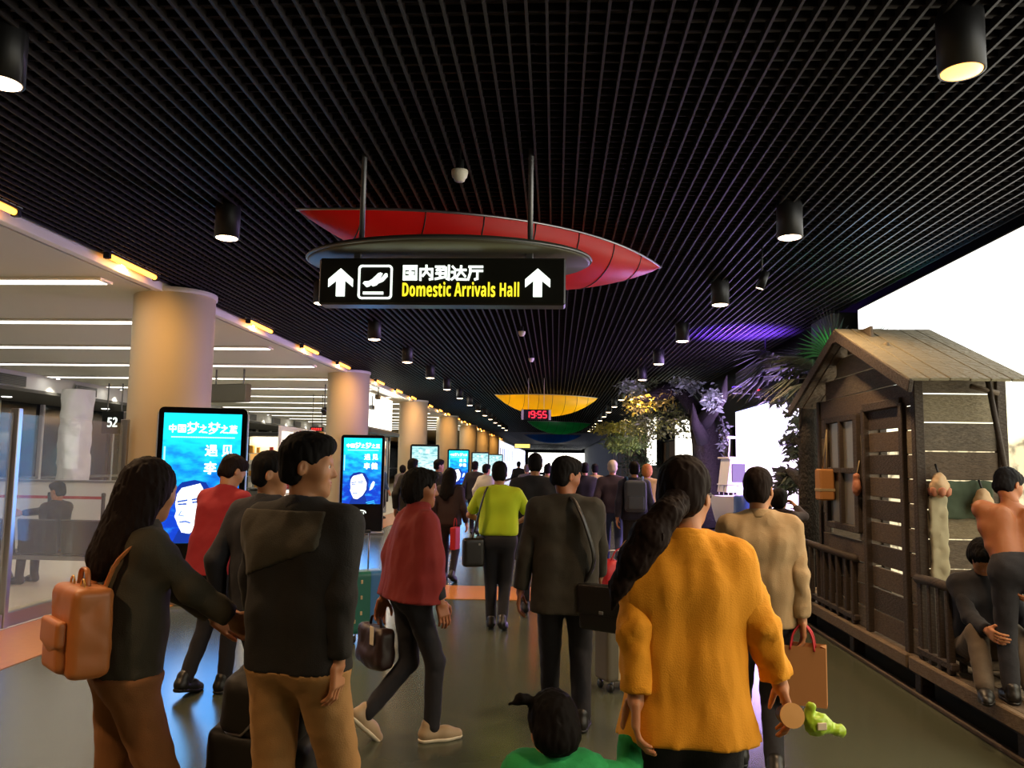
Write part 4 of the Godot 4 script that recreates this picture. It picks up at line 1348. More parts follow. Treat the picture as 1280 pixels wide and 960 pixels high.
# ---------------------------------------------------------------- planting
func leaf_cloud(clusters: Array, n: int, size: float, seed_: int) -> SurfaceTool:
	var st := S()
	var r := RandomNumberGenerator.new()
	r.seed = seed_
	for c in clusters:
		var rad: Vector3 = c[1]
		for i in int(n * c[2]):
			var v := Vector3(r.randfn(), r.randfn(), r.randfn()).normalized() * pow(r.randf(), 0.45)
			var p: Vector3 = c[0] + v * rad
			var d := Vector3(r.randfn(), r.randfn() * 0.6 - 0.2, r.randfn()).normalized()
			var f := frame_for(d)
			var a := r.randf() * TAU
			var u: Vector3 = f[0] * cos(a) + f[1] * sin(a)
			var w := d.cross(u)
			var L := size * r.randf_range(0.6, 1.3)
			var tip := p + d * L - Vector3(0, L * 0.15, 0)
			var m0 := p + d * L * 0.45 + u * L * 0.2 + w * L * 0.06
			var m1 := p + d * L * 0.45 - u * L * 0.2 + w * L * 0.06
			tri(st, p, m0, tip)
			tri(st, p, tip, m1)
	return st

func tree(called: String, label: String, trunk: Array, radii: Array, limbs: Array, clouds: Array):
	var base: Vector3 = trunk[0]
	var t := thing(called, label, "tree", base, 0, "trees of the display")
	var st := S(false)
	var pts := []
	for p in trunk: pts.append(p - base)
	tube(st, pts, radii, 12)
	part("trunk", st, M.bark, t)
	for l in limbs:
		st = S(false)
		pts = []
		var rr := []
		for i in l.size():
			pts.append(l[i] - base)
			rr.append(lerpf(radii[-1] * 0.8, 0.015, float(i) / (l.size() - 1)))
		tube(st, pts, rr, 8)
		part("branch", st, M.bark, t)
	var k := 0
	for c in clouds:
		var cl := []
		for q in c[0]: cl.append([q[0] - base, q[1], q[2]])
		part("foliage", leaf_cloud(cl, c[2], c[3], 100 + k), M[c[1]], t).set_meta("kind", "stuff")
		k += 1

func fan(parent: Node, at_p: Vector3, dir: Vector3, size: float, m: Material, n := 15, droop := 0.35):
	# a fan palm leaf: stalk and narrow folded leaflets, one mesh
	var st := S()
	var f := frame_for(dir.normalized())
	var u: Vector3 = f[0]
	var w := dir.normalized().cross(u)
	for i in n:
		var a := -1.35 + 2.7 * i / (n - 1)
		var d := (dir.normalized() * cos(a) + u * sin(a)).normalized()
		var side := d.cross(w).normalized() * size * 0.035
		var p0 := at_p
		var p1 := at_p + d * size * 0.5 + Vector3(0, -size * droop * 0.12, 0)
		var p2 := at_p + d * size + Vector3(0, -size * droop * (0.5 + 0.3 * absf(sin(a))), 0)
		var up := w * size * 0.012
		tri(st, p0, p1 + side, p1 + up)
		tri(st, p0, p1 + up, p1 - side)
		tri(st, p1 + side, p2, p1 + up)
		tri(st, p1 + up, p2, p1 - side)
	return part("frond", st, m, parent)

func planting():
	var V := func(x, y, d): return Vector3(x, y, -d)
	tree("large_tree", "massive brown-barked tree left of the lit beach panel, silvery leaves overhead",
		[V.call(3.62, 0.25, 18.7), V.call(3.56, 1.2, 18.8), V.call(3.5, 2.2, 18.8), V.call(3.3, 2.9, 18.6)], [0.5, 0.38, 0.34, 0.26],
		[[V.call(3.32, 2.8, 18.6), V.call(2.9, 3.3, 18.6), V.call(2.4, 3.5, 19), V.call(1.9, 3.5, 19.8)], [V.call(3.35, 2.6, 18.6), V.call(3.5, 3.1, 17.0), V.call(3.3, 3.4, 15.6)], [V.call(3.45, 2.2, 18.7), V.call(3.1, 2.6, 18.0), V.call(2.95, 3.0, 17.4)], [V.call(2.6, 3.4, 18.6), V.call(2.1, 3.2, 18.4), V.call(1.75, 3.15, 18.2)]],
		[[[[V.call(2.9, 3.45, 18.6), Vector3(0.55, 0.24, 0.6), 1.0], [V.call(2.2, 3.5, 19.4), Vector3(0.5, 0.2, 0.6), 0.9], [V.call(1.75, 3.45, 18.6), Vector3(0.35, 0.2, 0.5), 0.5]], "leaf_silver", 330, 0.13],
		[[[V.call(2.3, 3.15, 18.8), Vector3(0.6, 0.3, 0.7), 1.0], [V.call(1.9, 3.05, 18.4), Vector3(0.45, 0.25, 0.5), 0.7]], "leaf_yellowish", 330, 0.11],
		[[[V.call(2.7, 2.7, 19.0), Vector3(0.8, 0.45, 0.9), 1.4], [V.call(2.2, 2.6, 20.0), Vector3(0.7, 0.4, 0.8), 1.2]], "leaf_olive", 420, 0.12],
		[[[V.call(3.2, 3.05, 16.6), Vector3(0.22, 0.3, 0.3), 0.5]], "leaf_silver", 300, 0.14]])
	tree("slim_tree", "slim dark tree with hanging twigs against the lit beach panel's left edge",
		[V.call(3.45, 0.25, 18.9), V.call(3.4, 1.6, 18.6), V.call(3.5, 3.3, 18.4)], [0.13, 0.1, 0.08],
		[[V.call(3.5, 3.0, 18.4), V.call(3.6, 2.6, 17.6), V.call(3.62, 2.2, 17.2)], [V.call(3.45, 2.4, 18.5), V.call(3.2, 2.8, 18.9), V.call(3.0, 2.9, 19.4)]],
		[[[[V.call(3.6, 2.3, 17.4), Vector3(0.12, 0.5, 0.2), 0.4]], "leaf_dark", 240, 0.12]])
	tree("bushy_tree", "far bushy yellow-green tree over the walkers' heads",
		[V.call(3.3, 0.25, 28), V.call(3.1, 1.3, 28), V.call(2.9, 2.3, 28)], [0.2, 0.15, 0.1],
		[[V.call(2.9, 2.3, 28), V.call(2.3, 2.7, 28.5), V.call(1.8, 2.9, 29)], [V.call(3.0, 2.0, 28), V.call(2.5, 2.2, 27), V.call(2.0, 2.4, 26.5)]],
		[[[[V.call(1.9, 2.95, 29), Vector3(0.6, 0.28, 0.9), 1.0], [V.call(2.4, 2.9, 27.5), Vector3(0.6, 0.25, 0.9), 0.8]], "leaf_yellowish", 420, 0.14],
		[[[V.call(2.5, 2.45, 28), Vector3(0.95, 0.35, 1.4), 1.6], [V.call(2.2, 2.3, 25.5), Vector3(0.7, 0.3, 1.0), 1.0]], "leaf_olive", 480, 0.14],
		[[[V.call(2.9, 1.7, 28), Vector3(0.7, 0.5, 1.6), 1.0]], "leaf_dark", 400, 0.14]])
	tree("dark_conifer", "dark spiky-leaved tree standing between the lit beach panel and the hut",
		[V.call(3.05, 0.27, 9.75), V.call(3.02, 1.2, 9.7), V.call(3.0, 2.75, 9.6)], [0.17, 0.15, 0.12],
		[[V.call(3.02, 1.9, 9.7), V.call(3.15, 2.0, 10.6), V.call(3.2, 1.95, 11.3)], [V.call(3.02, 1.4, 9.7), V.call(3.1, 1.6, 10.8), V.call(3.15, 1.55, 11.6)], [V.call(3.0, 2.5, 9.6), V.call(3.2, 2.75, 10.6), V.call(3.3, 2.75, 11.8)]],
		[[[[V.call(3.22, 1.95, 10.7), Vector3(0.2, 0.26, 0.5), 0.7], [V.call(3.2, 1.5, 11.0), Vector3(0.2, 0.18, 0.5), 0.8], [V.call(3.25, 2.72, 11.6), Vector3(0.25, 0.14, 0.9), 0.8], [V.call(3.1, 2.35, 10.2), Vector3(0.25, 0.3, 0.4), 0.5]], "leaf_dark", 420, 0.15]])
	# two fan palms behind the hut
	var p := thing("fan_palm", "dark fan palm with one green-lit leaf rising behind the hut roof", "palm", Vector3(3.35, 0.28, -9.25), 0, "trees of the display")
	var st := S(false)
	tube(st, [Vector3.ZERO, Vector3(0.0, 1.4, 0.05), Vector3(-0.1, 2.35, 0.0)], [0.12, 0.1, 0.09], 10)
	part("trunk", st, M.bark, p)
	var top := Vector3(-0.1, 2.4, 0)
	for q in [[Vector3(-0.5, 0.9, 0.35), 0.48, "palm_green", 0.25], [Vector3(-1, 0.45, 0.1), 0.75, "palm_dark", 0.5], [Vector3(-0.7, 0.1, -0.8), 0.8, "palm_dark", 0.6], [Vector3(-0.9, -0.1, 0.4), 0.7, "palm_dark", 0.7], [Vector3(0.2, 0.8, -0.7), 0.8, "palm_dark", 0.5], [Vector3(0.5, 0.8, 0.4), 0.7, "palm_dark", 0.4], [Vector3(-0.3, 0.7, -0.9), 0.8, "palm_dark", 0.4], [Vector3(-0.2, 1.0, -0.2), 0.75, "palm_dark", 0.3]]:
		var s: Vector3 = top + q[0].normalized() * 0.28
		var st2 := S(false)
		tube(st2, [top, s], 0.014, 6)
		part("stalk", st2, M.palm_dark, p)
		fan(p, s, q[0], q[1], M[q[2]], 17, q[3])
	p = thing("fan_palm", "dim drooping palm over the lit beach panel", "palm", Vector3(3.62, 0.28, -11.7), 0, "trees of the display")
	st = S(false)
	tube(st, [Vector3.ZERO, Vector3(0.1, 1.5, 0.05), Vector3(0.0, 2.65, 0.0)], [0.13, 0.11, 0.09], 10)
	part("trunk", st, M.bark, p)
	top = Vector3(0, 2.7, 0)
	for i in 9:
		var a := i * TAU / 9 + 0.3
		var dv := Vector3(cos(a), 0.35 + 0.3 * sin(i * 2.1), sin(a))
		var s := top + dv.normalized() * 0.4
		var st2 := S(false)
		tube(st2, [top, s], 0.014, 6)
		part("stalk", st2, M.palm_dark, p)
		fan(p, s, dv, 0.85, M.palm_dark, 15, 0.75)
	# brown timber partition behind the far planting
	var bp := thing("timber_partition", "brown timber partition of upright boards behind the far trees", "partition", Vector3(4.25, 0.25, -19.5))
	for i in 44: place("board", boxmesh(Vector3(0.04, 2.3, 0.88), 0.01), M.wood_part if i % 3 else M.wood_mid, bp, at(Vector3(rng.randf_range(-0.02, 0.02), 1.15, -0.45 - 0.9 * i)))
	place("top_rail", boxmesh(Vector3(0.1, 0.08, 40), 0.01), M.wood_dark, bp, at(Vector3(0, 2.33, -20)))
	# small details of the display
	var rs := thing("led_sign", "small red LED sign among the palm fronds above the beach panel", "sign", Vector3(3.55, 2.84, -13.7), -0.9)
	part("case", lined(Vector3(0.42, 0.17, 0.05), Vector3(0, 0.085, 0), 0.006), M.black_metal, rs)
	part("rod", lined(Vector3(0.02, 0.9, 0.02), Vector3(0, 0.6, -0.01)), M.black_metal, rs)
	st = S()
	for i in 4:
		box(st, Vector3(-0.14 + 0.09 * i, 0.115, 0.028), Vector3(0.06, 0.02, 0.006))
		box(st, Vector3(-0.16 + 0.09 * i, 0.085, 0.028), Vector3(0.02, 0.08, 0.006))
		box(st, Vector3(-0.14 + 0.09 * i, 0.05, 0.028), Vector3(0.06, 0.02, 0.006))
	part("digits", st, M.led_red, rs)
	for q in [["grey square duct box under the ceiling behind the palm", Vector3(4.05, 3.55, -11.6), Vector3(0.5, 0.5, 0.9)], ["pale flat duct panel under the ceiling over the beach panel", Vector3(4.05, 3.45, -16.2), Vector3(0.5, 0.35, 1.8)]]:
		var d := thing("duct_box", q[0], "duct", q[1])
		part("box", lined(q[2], Vector3.ZERO, 0.02), M.grey_metal, d)
		part("flange", lined(q[2] * Vector3(1.06, 0.1, 1.04), Vector3(0, -q[2].y * 0.4, 0), 0.01), M.grey_metal, d)
	boat()

func boat():
	hexmat("boat_white", "dcd8e0", 0.4)
	var t := thing("white_boat", "white model fishing boat, bow on, with dark cabin window, before the beach panel", "boat", Vector3(3.42, 0.27, -15.2), 0.15)
	# hull: stations from bow (+z) to stern
	var st := S(false)
	var rings := []
	for s in [[0.9, 0.02, 0.95], [0.75, 0.10, 0.92], [0.45, 0.20, 0.86], [0.0, 0.27, 0.82], [-0.5, 0.28, 0.82], [-0.9, 0.25, 0.84]]:
		var ring := []
		for k in 9:
			var a := PI * k / 8.0
			ring.append(Vector3(-cos(a) * s[1] * (0.75 + 0.25 * (1 - sin(a))), s[2] - sin(a) * (s[2] - 0.12), s[0] - (0.25 * sin(a) if s[0] > 0.7 else 0.0)))
		rings.append(ring)
	for i in rings.size() - 1:
		for k in 8: quad(st, rings[i][k], rings[i][k + 1], rings[i + 1][k + 1], rings[i + 1][k])
	part("hull", st, M.boat_white, t)
	part("deck", lined(Vector3(0.46, 0.03, 1.3), Vector3(0, 0.8, -0.2)), M.white_paint, t)
	for i in 5: part("rail_post", lined(Vector3(0.015, 0.18, 0.015), Vector3(-0.24, 0.94, -0.4 + 0.24 * i)), M.boat_white, t)
	part("rail", lined(Vector3(0.018, 0.018, 1.1), Vector3(-0.24, 1.04, 0.05)), M.boat_white, t)
	st = S()
	extr(st, PackedVector2Array([Vector2(-0.24, 0), Vector2(0.22, 0), Vector2(0.17, 0.62), Vector2(-0.16, 0.62)]), 0.5, at(Vector3(0, 0.9, -0.25)))
	part("cabin", st, M.boat_white, t)
	part("cabin_window", lined(Vector3(0.26, 0.34, 0.02), Vector3(-0.01, 1.26, 0.005), 0.008), M.black_gloss, t)
	part("cabin_roof", lined(Vector3(0.42, 0.04, 0.62), Vector3(0, 1.54, -0.25), 0.01), M.white_paint, t)
	for x in [-0.12, 0.12]:
		st = S(false)
		tube(st, [Vector3(x, 1.55, -0.2), Vector3(x * 0.8, 1.92, -0.2)], 0.014, 6)
		part("mast", st, M.boat_white, t)
	part("mast_bar", lined(Vector3(0.3, 0.05, 0.05), Vector3(0, 1.93, -0.2), 0.008), M.boat_white, t)
	hexmat("barrel_blue", "2a4a8a", 0.4)
	var b := thing("blue_barrel", "blue barrel standing before the white boat", "barrel", Vector3(3.15, 0.27, -13.6))
	st = S(false)
	lathe(st, [Vector2(0, 0), Vector2(0.17, 0), Vector2(0.185, 0.05), Vector2(0.185, 0.3), Vector2(0.195, 0.31), Vector2(0.185, 0.33), Vector2(0.185, 0.6), Vector2(0.195, 0.61), Vector2(0.185, 0.63), Vector2(0.18, 0.88), Vector2(0.16, 0.9), Vector2(0, 0.9)], 24)
	part("drum", st, M.barrel_blue, b)
	st = S(false)
	lathe(st, [Vector2(0, 0.9), Vector2(0.03, 0.9), Vector2(0.03, 0.93), Vector2(0, 0.93)], 10, at(Vector3(0.08, 0, 0)))
	part("bung", st, M.black_metal, b)

# ---------------------------------------------------------------- people
func ik(a: Vector3, b: Vector3, l1: float, l2: float, pole: Vector3) -> Array:
	var d := b - a
	var L := clampf(d.length(), absf(l1 - l2) + 0.01, (l1 + l2) * 0.998)
	var dir := d.normalized()
	var perp := (pole - dir * pole.dot(dir)).normalized()
	var c := clampf((l1 * l1 + L * L - l2 * l2) / (2 * l1 * L), -1, 1)
	return [a + dir * l1 * c + perp * l1 * sqrt(1 - c * c), a + dir * L]

func hand_prims(wrist: Vector3, d: Vector3, n: Vector3, side: Vector3, s: float, curl: float) -> Array:
	d = d.normalized()
	n = (n - d * n.dot(d)).normalized()
	side = (side - d * side.dot(d) - n * side.dot(n)).normalized()
	var b := Basis(n, d, side)
	var out := [cap(wrist - d * 0.04 * s, wrist + d * 0.012 * s, 0.026 * s, 0.025 * s, 0.02), rbox(wrist + d * 0.05 * s, Vector3(0.013, 0.042, 0.039) * s, 0.012 * s, 0.015, b)]
	var len_ := [0.040, 0.045, 0.042, 0.033]
	for i in 4:
		var p: Vector3 = wrist + (d * (0.088 - 0.004 * absf(i - 1.2)) + side * (0.031 - 0.0205 * i)) * s
		var a := curl * 0.5
		for j in 3:
			var q: Vector3 = p + (d * cos(a) + n * sin(a)) * len_[i] * [1.0, 0.68, 0.52][j] * s
			out.append(cap(p, q, [0.0092, 0.0085, 0.0078][j] * s, [0.0085, 0.0078, 0.0068][j] * s, 0.005))
			p = q
			a += curl * [0.9, 0.7, 0.5][j]
	var t0 := wrist + (d * 0.022 + side * 0.03 + n * 0.006) * s
	var t1 := t0 + (d * 0.6 + side * 0.62 + n * 0.35).normalized() * 0.04 * s
	var t2 := t1 + (d * 0.85 + side * 0.2 + n * (0.35 + curl * 0.3)).normalized() * 0.03 * s
	var t3 := t2 + (d * 0.9 + n * (0.4 + curl * 0.4)).normalized() * 0.022 * s
	out += [cap(t0, t1, 0.014 * s, 0.0105 * s, 0.012), cap(t1, t2, 0.0105 * s, 0.009 * s, 0.004), cap(t2, t3, 0.009 * s, 0.007 * s, 0.004)]
	return out

func head_prims(full: bool) -> Array:
	var p := [ell(Vector3(0, 0.03, 0.012), Vector3(0.073, 0.087, 0.094)), ell(Vector3(0, -0.025, -0.028), Vector3(0.060, 0.085, 0.060), 0.03), ell(Vector3(0, -0.075, -0.042), Vector3(0.044, 0.036, 0.043), 0.03)]
	for s in [-1.0, 1.0]: p.append(ell(Vector3(s * 0.072, -0.006, 0.010), Vector3(0.009, 0.031, 0.018), 0.008, Basis(Vector3.UP, s * 0.35) * Basis(Vector3.RIGHT, -0.15)))
	p.append(cap(Vector3(0, 0.006, -0.084), Vector3(0, -0.026, -0.101), 0.0085, 0.0125, 0.014))
	p.append(cap(Vector3(0, -0.097, -0.070), Vector3(0, -0.095, -0.066), 0.016, -1, 0.03))
	if full:
		p.append(cap(Vector3(-0.036, 0.024, -0.071), Vector3(0.036, 0.024, -0.071), 0.013, -1, 0.025))
		for s in [-1.0, 1.0]:
			p.append(cap(Vector3(s * 0.010, -0.030, -0.092), Vector3(s * 0.011, -0.031, -0.09), 0.0078, -1, 0.008))
			p.append(ell(Vector3(s * 0.040, -0.022, -0.055), Vector3(0.022, 0.024, 0.024), 0.03))
		p.append(cap(Vector3(-0.017, -0.057, -0.0845), Vector3(0.017, -0.057, -0.0845), 0.0062, -1, 0.008))
		p.append(cap(Vector3(-0.014, -0.067, -0.0835), Vector3(0.014, -0.067, -0.0835), 0.0068, -1, 0.008))
		for s in [-1.0, 1.0]:
			p.append(minus(ell(Vector3(s * 0.031, 0.004, -0.094), Vector3(0.015, 0.009, 0.017), 0.01)))
			p.append(minus(ell(Vector3(s * 0.081, -0.002, 0.004), Vector3(0.005, 0.018, 0.010), 0.01)))
	return p

func hair_grid(style: String, X: Transform3D, cell: float) -> Dictionary:
	var p := []
	var cuts := []
	var amp := 0.005
	var face_cut := minus(ell(Vector3(0, -0.045, -0.088), Vector3(0.072, 0.098, 0.070), 0.01))
	match style:
		"short", "buzz", "thin", "white":
			var g := 0.0 if style == "short" else -0.002
			p = [ell(Vector3(0, 0.042, 0.016), Vector3(0.082 + g, 0.091 + g, 0.099 + g)), ell(Vector3(0, -0.02, 0.045), Vector3(0.074 + g, 0.07, 0.062 + g), 0.02), face_cut]
			if style == "short": p.insert(1, ell(Vector3(0, 0.085, -0.045), Vector3(0.062, 0.04, 0.055), 0.03))
			for s in [-1.0, 1.0]: p.append(minus(ell(Vector3(s * 0.085, -0.025, -0.002), Vector3(0.03, 0.048, 0.03), 0.01)))
			if style == "thin": p.append(minus(ell(Vector3(0, 0.09, -0.085), Vector3(0.058, 0.06, 0.07), 0.02)))
			cuts = [cut_plane(X * Vector3(0, -0.068, 0.08), X.basis * Vector3(0, -1, 0.25))]
		"bob":
			p = [ell(Vector3(0, 0.036, 0.02), Vector3(0.094, 0.100, 0.108)), ell(Vector3(0, -0.03, 0.05), Vector3(0.092, 0.082, 0.078), 0.04), ell(Vector3(0, 0.085, -0.06), Vector3(0.06, 0.035, 0.045), 0.03), face_cut]
			for s in [-1.0, 1.0]: p.append(minus(ell(Vector3(s * 0.09, -0.03, -0.035), Vector3(0.045, 0.06, 0.03), 0.01)))
			cuts = [cut_plane(X * Vector3(0, -0.10, 0.08), X.basis * Vector3(0, -1, 0.1))]
			amp = 0.007
		"long":
			p = [ell(Vector3(0, 0.036, 0.02), Vector3(0.092, 0.098, 0.108)), cap(Vector3(-0.045, -0.02, 0.05), Vector3(-0.075, -0.27, 0.11), 0.062, 0.05, 0.05), cap(Vector3(0.045, -0.02, 0.04), Vector3(0.05, -0.25, 0.10), 0.062, 0.045, 0.05), cap(Vector3(0, -0.05, 0.07), Vector3(-0.02, -0.32, 0.13), 0.06, 0.04, 0.05), face_cut]
			amp = 0.007
		"pony":
			p = [ell(Vector3(0, 0.036, 0.016), Vector3(0.084, 0.094, 0.104)), ell(Vector3(0, -0.02, 0.055), Vector3(0.074, 0.06, 0.06), 0.03), face_cut]
			for s in [-1.0, 1.0]: p.append(minus(ell(Vector3(s * 0.085, -0.03, -0.002), Vector3(0.03, 0.05, 0.028), 0.01)))
		"child":
			p = [ell(Vector3(0, 0.035, 0.018), Vector3(0.088, 0.098, 0.106)), ell(Vector3(0, -0.035, 0.055), Vector3(0.085, 0.065, 0.064), 0.04), cap(Vector3(-0.06, 0.085, 0.02), Vector3(-0.115, 0.105, 0.02), 0.016, 0.02, 0.02), cap(Vector3(-0.1, 0.10, 0.02), Vector3(-0.16, 0.085, 0.02), 0.018, 0.006, 0.01), face_cut]
	return grid(moved(p, X), cell, cuts, amp, 46.0, 0.22)

func person(o: Dictionary) -> Node3D:
	var s: float = o.h / 1.72
	var w: float = o.get("w", 1.0)
	var lod: int = o.get("lod", 0)
	var cc: float = [0.013, 0.024, 0.04][lod]
	var hc: float = [0.0045, 0.010, 0.018][lod]
	var lean: float = o.get("lean", 0.0)
	var t := thing(o.get("called", "person"), o.label, o.get("cat", "person"), Vector3(o.at.x, o.get("y", 0.0), -o.at.y), o.yaw, o.get("group", ""))
	var inv := t.transform.affine_inverse()
	var hip: float = o.get("hip", 0.90 * s)
	var pel := Vector3(0, hip, 0)
	var lb := Basis(Vector3.RIGHT, -lean)
	var tw := Basis(Vector3.UP, o.get("twist", 0.0))
	var T := func(x: float, y: float, z: float) -> Vector3: return pel + lb * (tw * Vector3(x * w, y, z) * s)
	var sh := [T.call(-0.168, 0.488, 0.0), T.call(0.168, 0.488, 0.0)]
	var hips := [pel + Vector3(-0.085 * w * s, 0.0, 0), pel + Vector3(0.085 * w * s, 0.0, 0)]
	var fw := Vector3.FORWARD
	# legs
	var feet: Array = o.get("feet", [[Vector3(-0.10, 0, -0.16), 0.0], [Vector3(0.10, 0, 0.18), 0.35]])
	var kn := []
	var an := []
	for i in 2:
		var f: Vector3 = feet[i][0]
		var pitch: float = feet[i][1]
		var ank := f + Vector3(0, 0.075 * s + 0.14 * s * sin(pitch), 0.06 * s * sin(pitch) * -1.0)
		var r := ik(hips[i], ank, 0.43 * s, 0.42 * s, o.get("knee_pole", Vector3(0, 0.1, -1)))
		kn.append(r[0])
		an.append(r[1])
	# arms
	var el := []
	var wr := []
	var hands: Array = o.get("hands", [null, null])
	for i in 2:
		var sg := -1.0 if i == 0 else 1.0
		var tgt: Vector3 = inv * hands[i] if hands[i] != null else sh[i] + Vector3(sg * 0.08, -0.5, [0.06, -0.10][i] * o.get("swing", 1.0)) * s
		var k: float = clampf(sh[i].distance_to(tgt) * o.get("slack", 1.004) / (0.54 * s), 0.7, 1.0) if hands[i] != null and not o.get("bent", false) else 1.0
		var r := ik(sh[i], tgt, 0.285 * s * k, 0.255 * s * k, o.get("pole_l" if i == 0 else "pole_r", Vector3(sg * 0.25, -0.2, 0.9)))
		el.append(r[0])
		wr.append(r[1])
	# head
	var hs: float = pow(s, 0.45) * o.get("head_scale", 1.0)
	var hb := Basis(Vector3.RIGHT, -lean * 0.5) * Basis(Vector3.UP, o.get("head_yaw", 0.0)) * Basis(Vector3.RIGHT, -o.get("head_pitch", 0.05))
	var hx := Transform3D(hb.scaled(Vector3.ONE * hs), T.call(0, 0.70, -0.015))
	var skin: Material = M[o.get("skin", "skin")]
	# body: one skin mesh
	var core := [cap(T.call(-0.07, 0.06, 0), T.call(-0.08, 0.36, 0), 0.10 * s, 0.095 * s, 0.06), cap(T.call(0.07, 0.06, 0), T.call(0.08, 0.36, 0), 0.10 * s, 0.095 * s, 0.06), cap(sh[0], sh[1], 0.05 * s, -1, 0.05), cap(T.call(0, 0.5, 0), hx * Vector3(0, -0.05, 0.012), 0.056 * s, 0.05 * hs, 0.04)]
	for i in 2:
		core += [cap(sh[i], el[i], 0.046 * s, 0.037 * s, 0.03), cap(el[i], wr[i], 0.037 * s, 0.025 * s, 0.02), cap(hips[i], kn[i], 0.075 * s, 0.05 * s, 0.04), cap(kn[i], an[i], 0.05 * s, 0.035 * s, 0.02)]
	var bare: bool = o.get("bare", false)
	if bare:
		for i in 2:
			var sg := -1.0 if i == 0 else 1.0
			core += [ell(T.call(sg * 0.075, 0.36, -0.07), Vector3(0.085, 0.06, 0.05) * s, 0.05), ell(T.call(sg * 0.085, 0.40, 0.07), Vector3(0.075, 0.10, 0.04) * s, 0.05), ell(sh[i], Vector3.ONE * 0.066 * s, 0.05), ell(sh[i].lerp(el[i], 0.5), Vector3.ONE * 0.054 * s, 0.05)]
	var grids := [grid(core, 0.014 if bare else maxf(cc, 0.026))]
	var hp := moved(head_prims(lod == 0), hx)
	hp.append(cap(T.call(0, 0.56, 0.005), hx * Vector3(0, -0.06, 0.016), 0.052 * s, 0.048 * hs, 0.025))
	grids.append(grid(hp, hc * hs))
	for i in 2:
		var sg := -1.0 if i == 0 else 1.0
		var hd: Array = o.get("hand_dir_l" if i == 0 else "hand_dir_r", [])
		var d: Vector3 = (wr[i] - el[i]).normalized()
		var n := Vector3(-sg, 0, 0)
		var sd := fw
		if hd.size():
			d = inv.basis * hd[0]
			n = inv.basis * hd[1]
			sd = inv.basis * hd[2]
		if lod < 2: grids.append(grid(hand_prims(wr[i], d, n, sd, hs, o.get("curl", 0.55)), [0.0042, 0.008][lod]))
		else: grids.append(grid(hand_prims(wr[i], d, n, sd, hs * 1.1, 0.3), 0.012))
	sdf("body", grids, skin, t)
	# trousers
	var leg: float = o.get("leg", 1.0)
	var pants_top: float = o.top.hem - o.get("y", 0.0) + 0.012 if o.has("top") and not o.has("hip") else 9.0
	var pw := [cap(hips[0] + Vector3(0.01, 0.02, 0) * s, hips[1] + Vector3(-0.01, 0.02, 0) * s, 0.112 * s * leg, -1, 0.05), cap(T.call(-0.05, 0.02, 0), T.call(-0.055, 0.12, 0), 0.11 * s, 0.105 * s, 0.05), cap(T.call(0.05, 0.02, 0), T.call(0.055, 0.12, 0), 0.11 * s, 0.105 * s, 0.05)]
	for i in 2:
		pw += [cap(hips[i] - Vector3(0, 0.03, 0), kn[i], 0.088 * s * leg, 0.064 * s * leg, 0.035), cap(kn[i], an[i] + (kn[i] - an[i]).normalized() * 0.02 * s, 0.064 * s * leg, 0.052 * s * leg, 0.02)]
	sdf(o.get("bottom_name", "trousers"), [grid(pw, cc, [cut_plane(T.call(0, 0.14 if not o.has("hip") else 9.0, 0), lb * Vector3.UP), cut_plane(Vector3(0, pants_top, 0), Vector3.UP)], 0.006 if lod == 0 else 0.0, 13.0)], M[o.get("pants", "black_cloth")], t)
	# shoes
	for i in 2:
		var f: Vector3 = feet[i][0]
		var pitch: float = feet[i][1]
		var fx := Transform3D(Basis(Vector3.UP, 0.12 * (1 if i == 0 else -1)) * Basis(Vector3.RIGHT, -pitch) * s, an[i] - Basis(Vector3.RIGHT, -pitch) * Vector3(0, 0.075, 0) * s)
		var sp := [cap(Vector3(0, 0.048, 0.045), Vector3(0, 0.042, -0.10), 0.04, 0.044, 0.03), cap(Vector3(0.0, 0.038, -0.09), Vector3(0.0, 0.03, -0.175), 0.046, 0.034, 0.03), cap(Vector3(0, 0.06, 0.03), Vector3(0, 0.105, 0.02), 0.042, 0.046, 0.03)]
		var dn := (fx.basis * Vector3.DOWN).normalized()
		var sc: float = [0.008, 0.014, 0.022][lod]
		var shoe := sdf("shoe", [grid(moved(sp, fx), sc, [cut_plane(fx * Vector3(0, 0.014 if lod == 0 else 0.0, 0), dn)])], M[o.get("shoes", "black_leather")], t)
		if lod == 0:
			var so := [cap(Vector3(0, 0.03, 0.045), Vector3(0, 0.03, -0.10), 0.044, 0.049, 0.03), cap(Vector3(0, 0.03, -0.09), Vector3(0, 0.03, -0.175), 0.049, 0.038, 0.03)]
			sdf("sole", [grid(moved(so, fx), sc, [cut_plane(fx * Vector3(0, 0.0, 0), dn), cut_plane(fx * Vector3(0, 0.024, 0), -dn)])], M[o.get("sole", "black_leather")], shoe)
	# upper garment
	var tk: Dictionary = o.get("top", {})
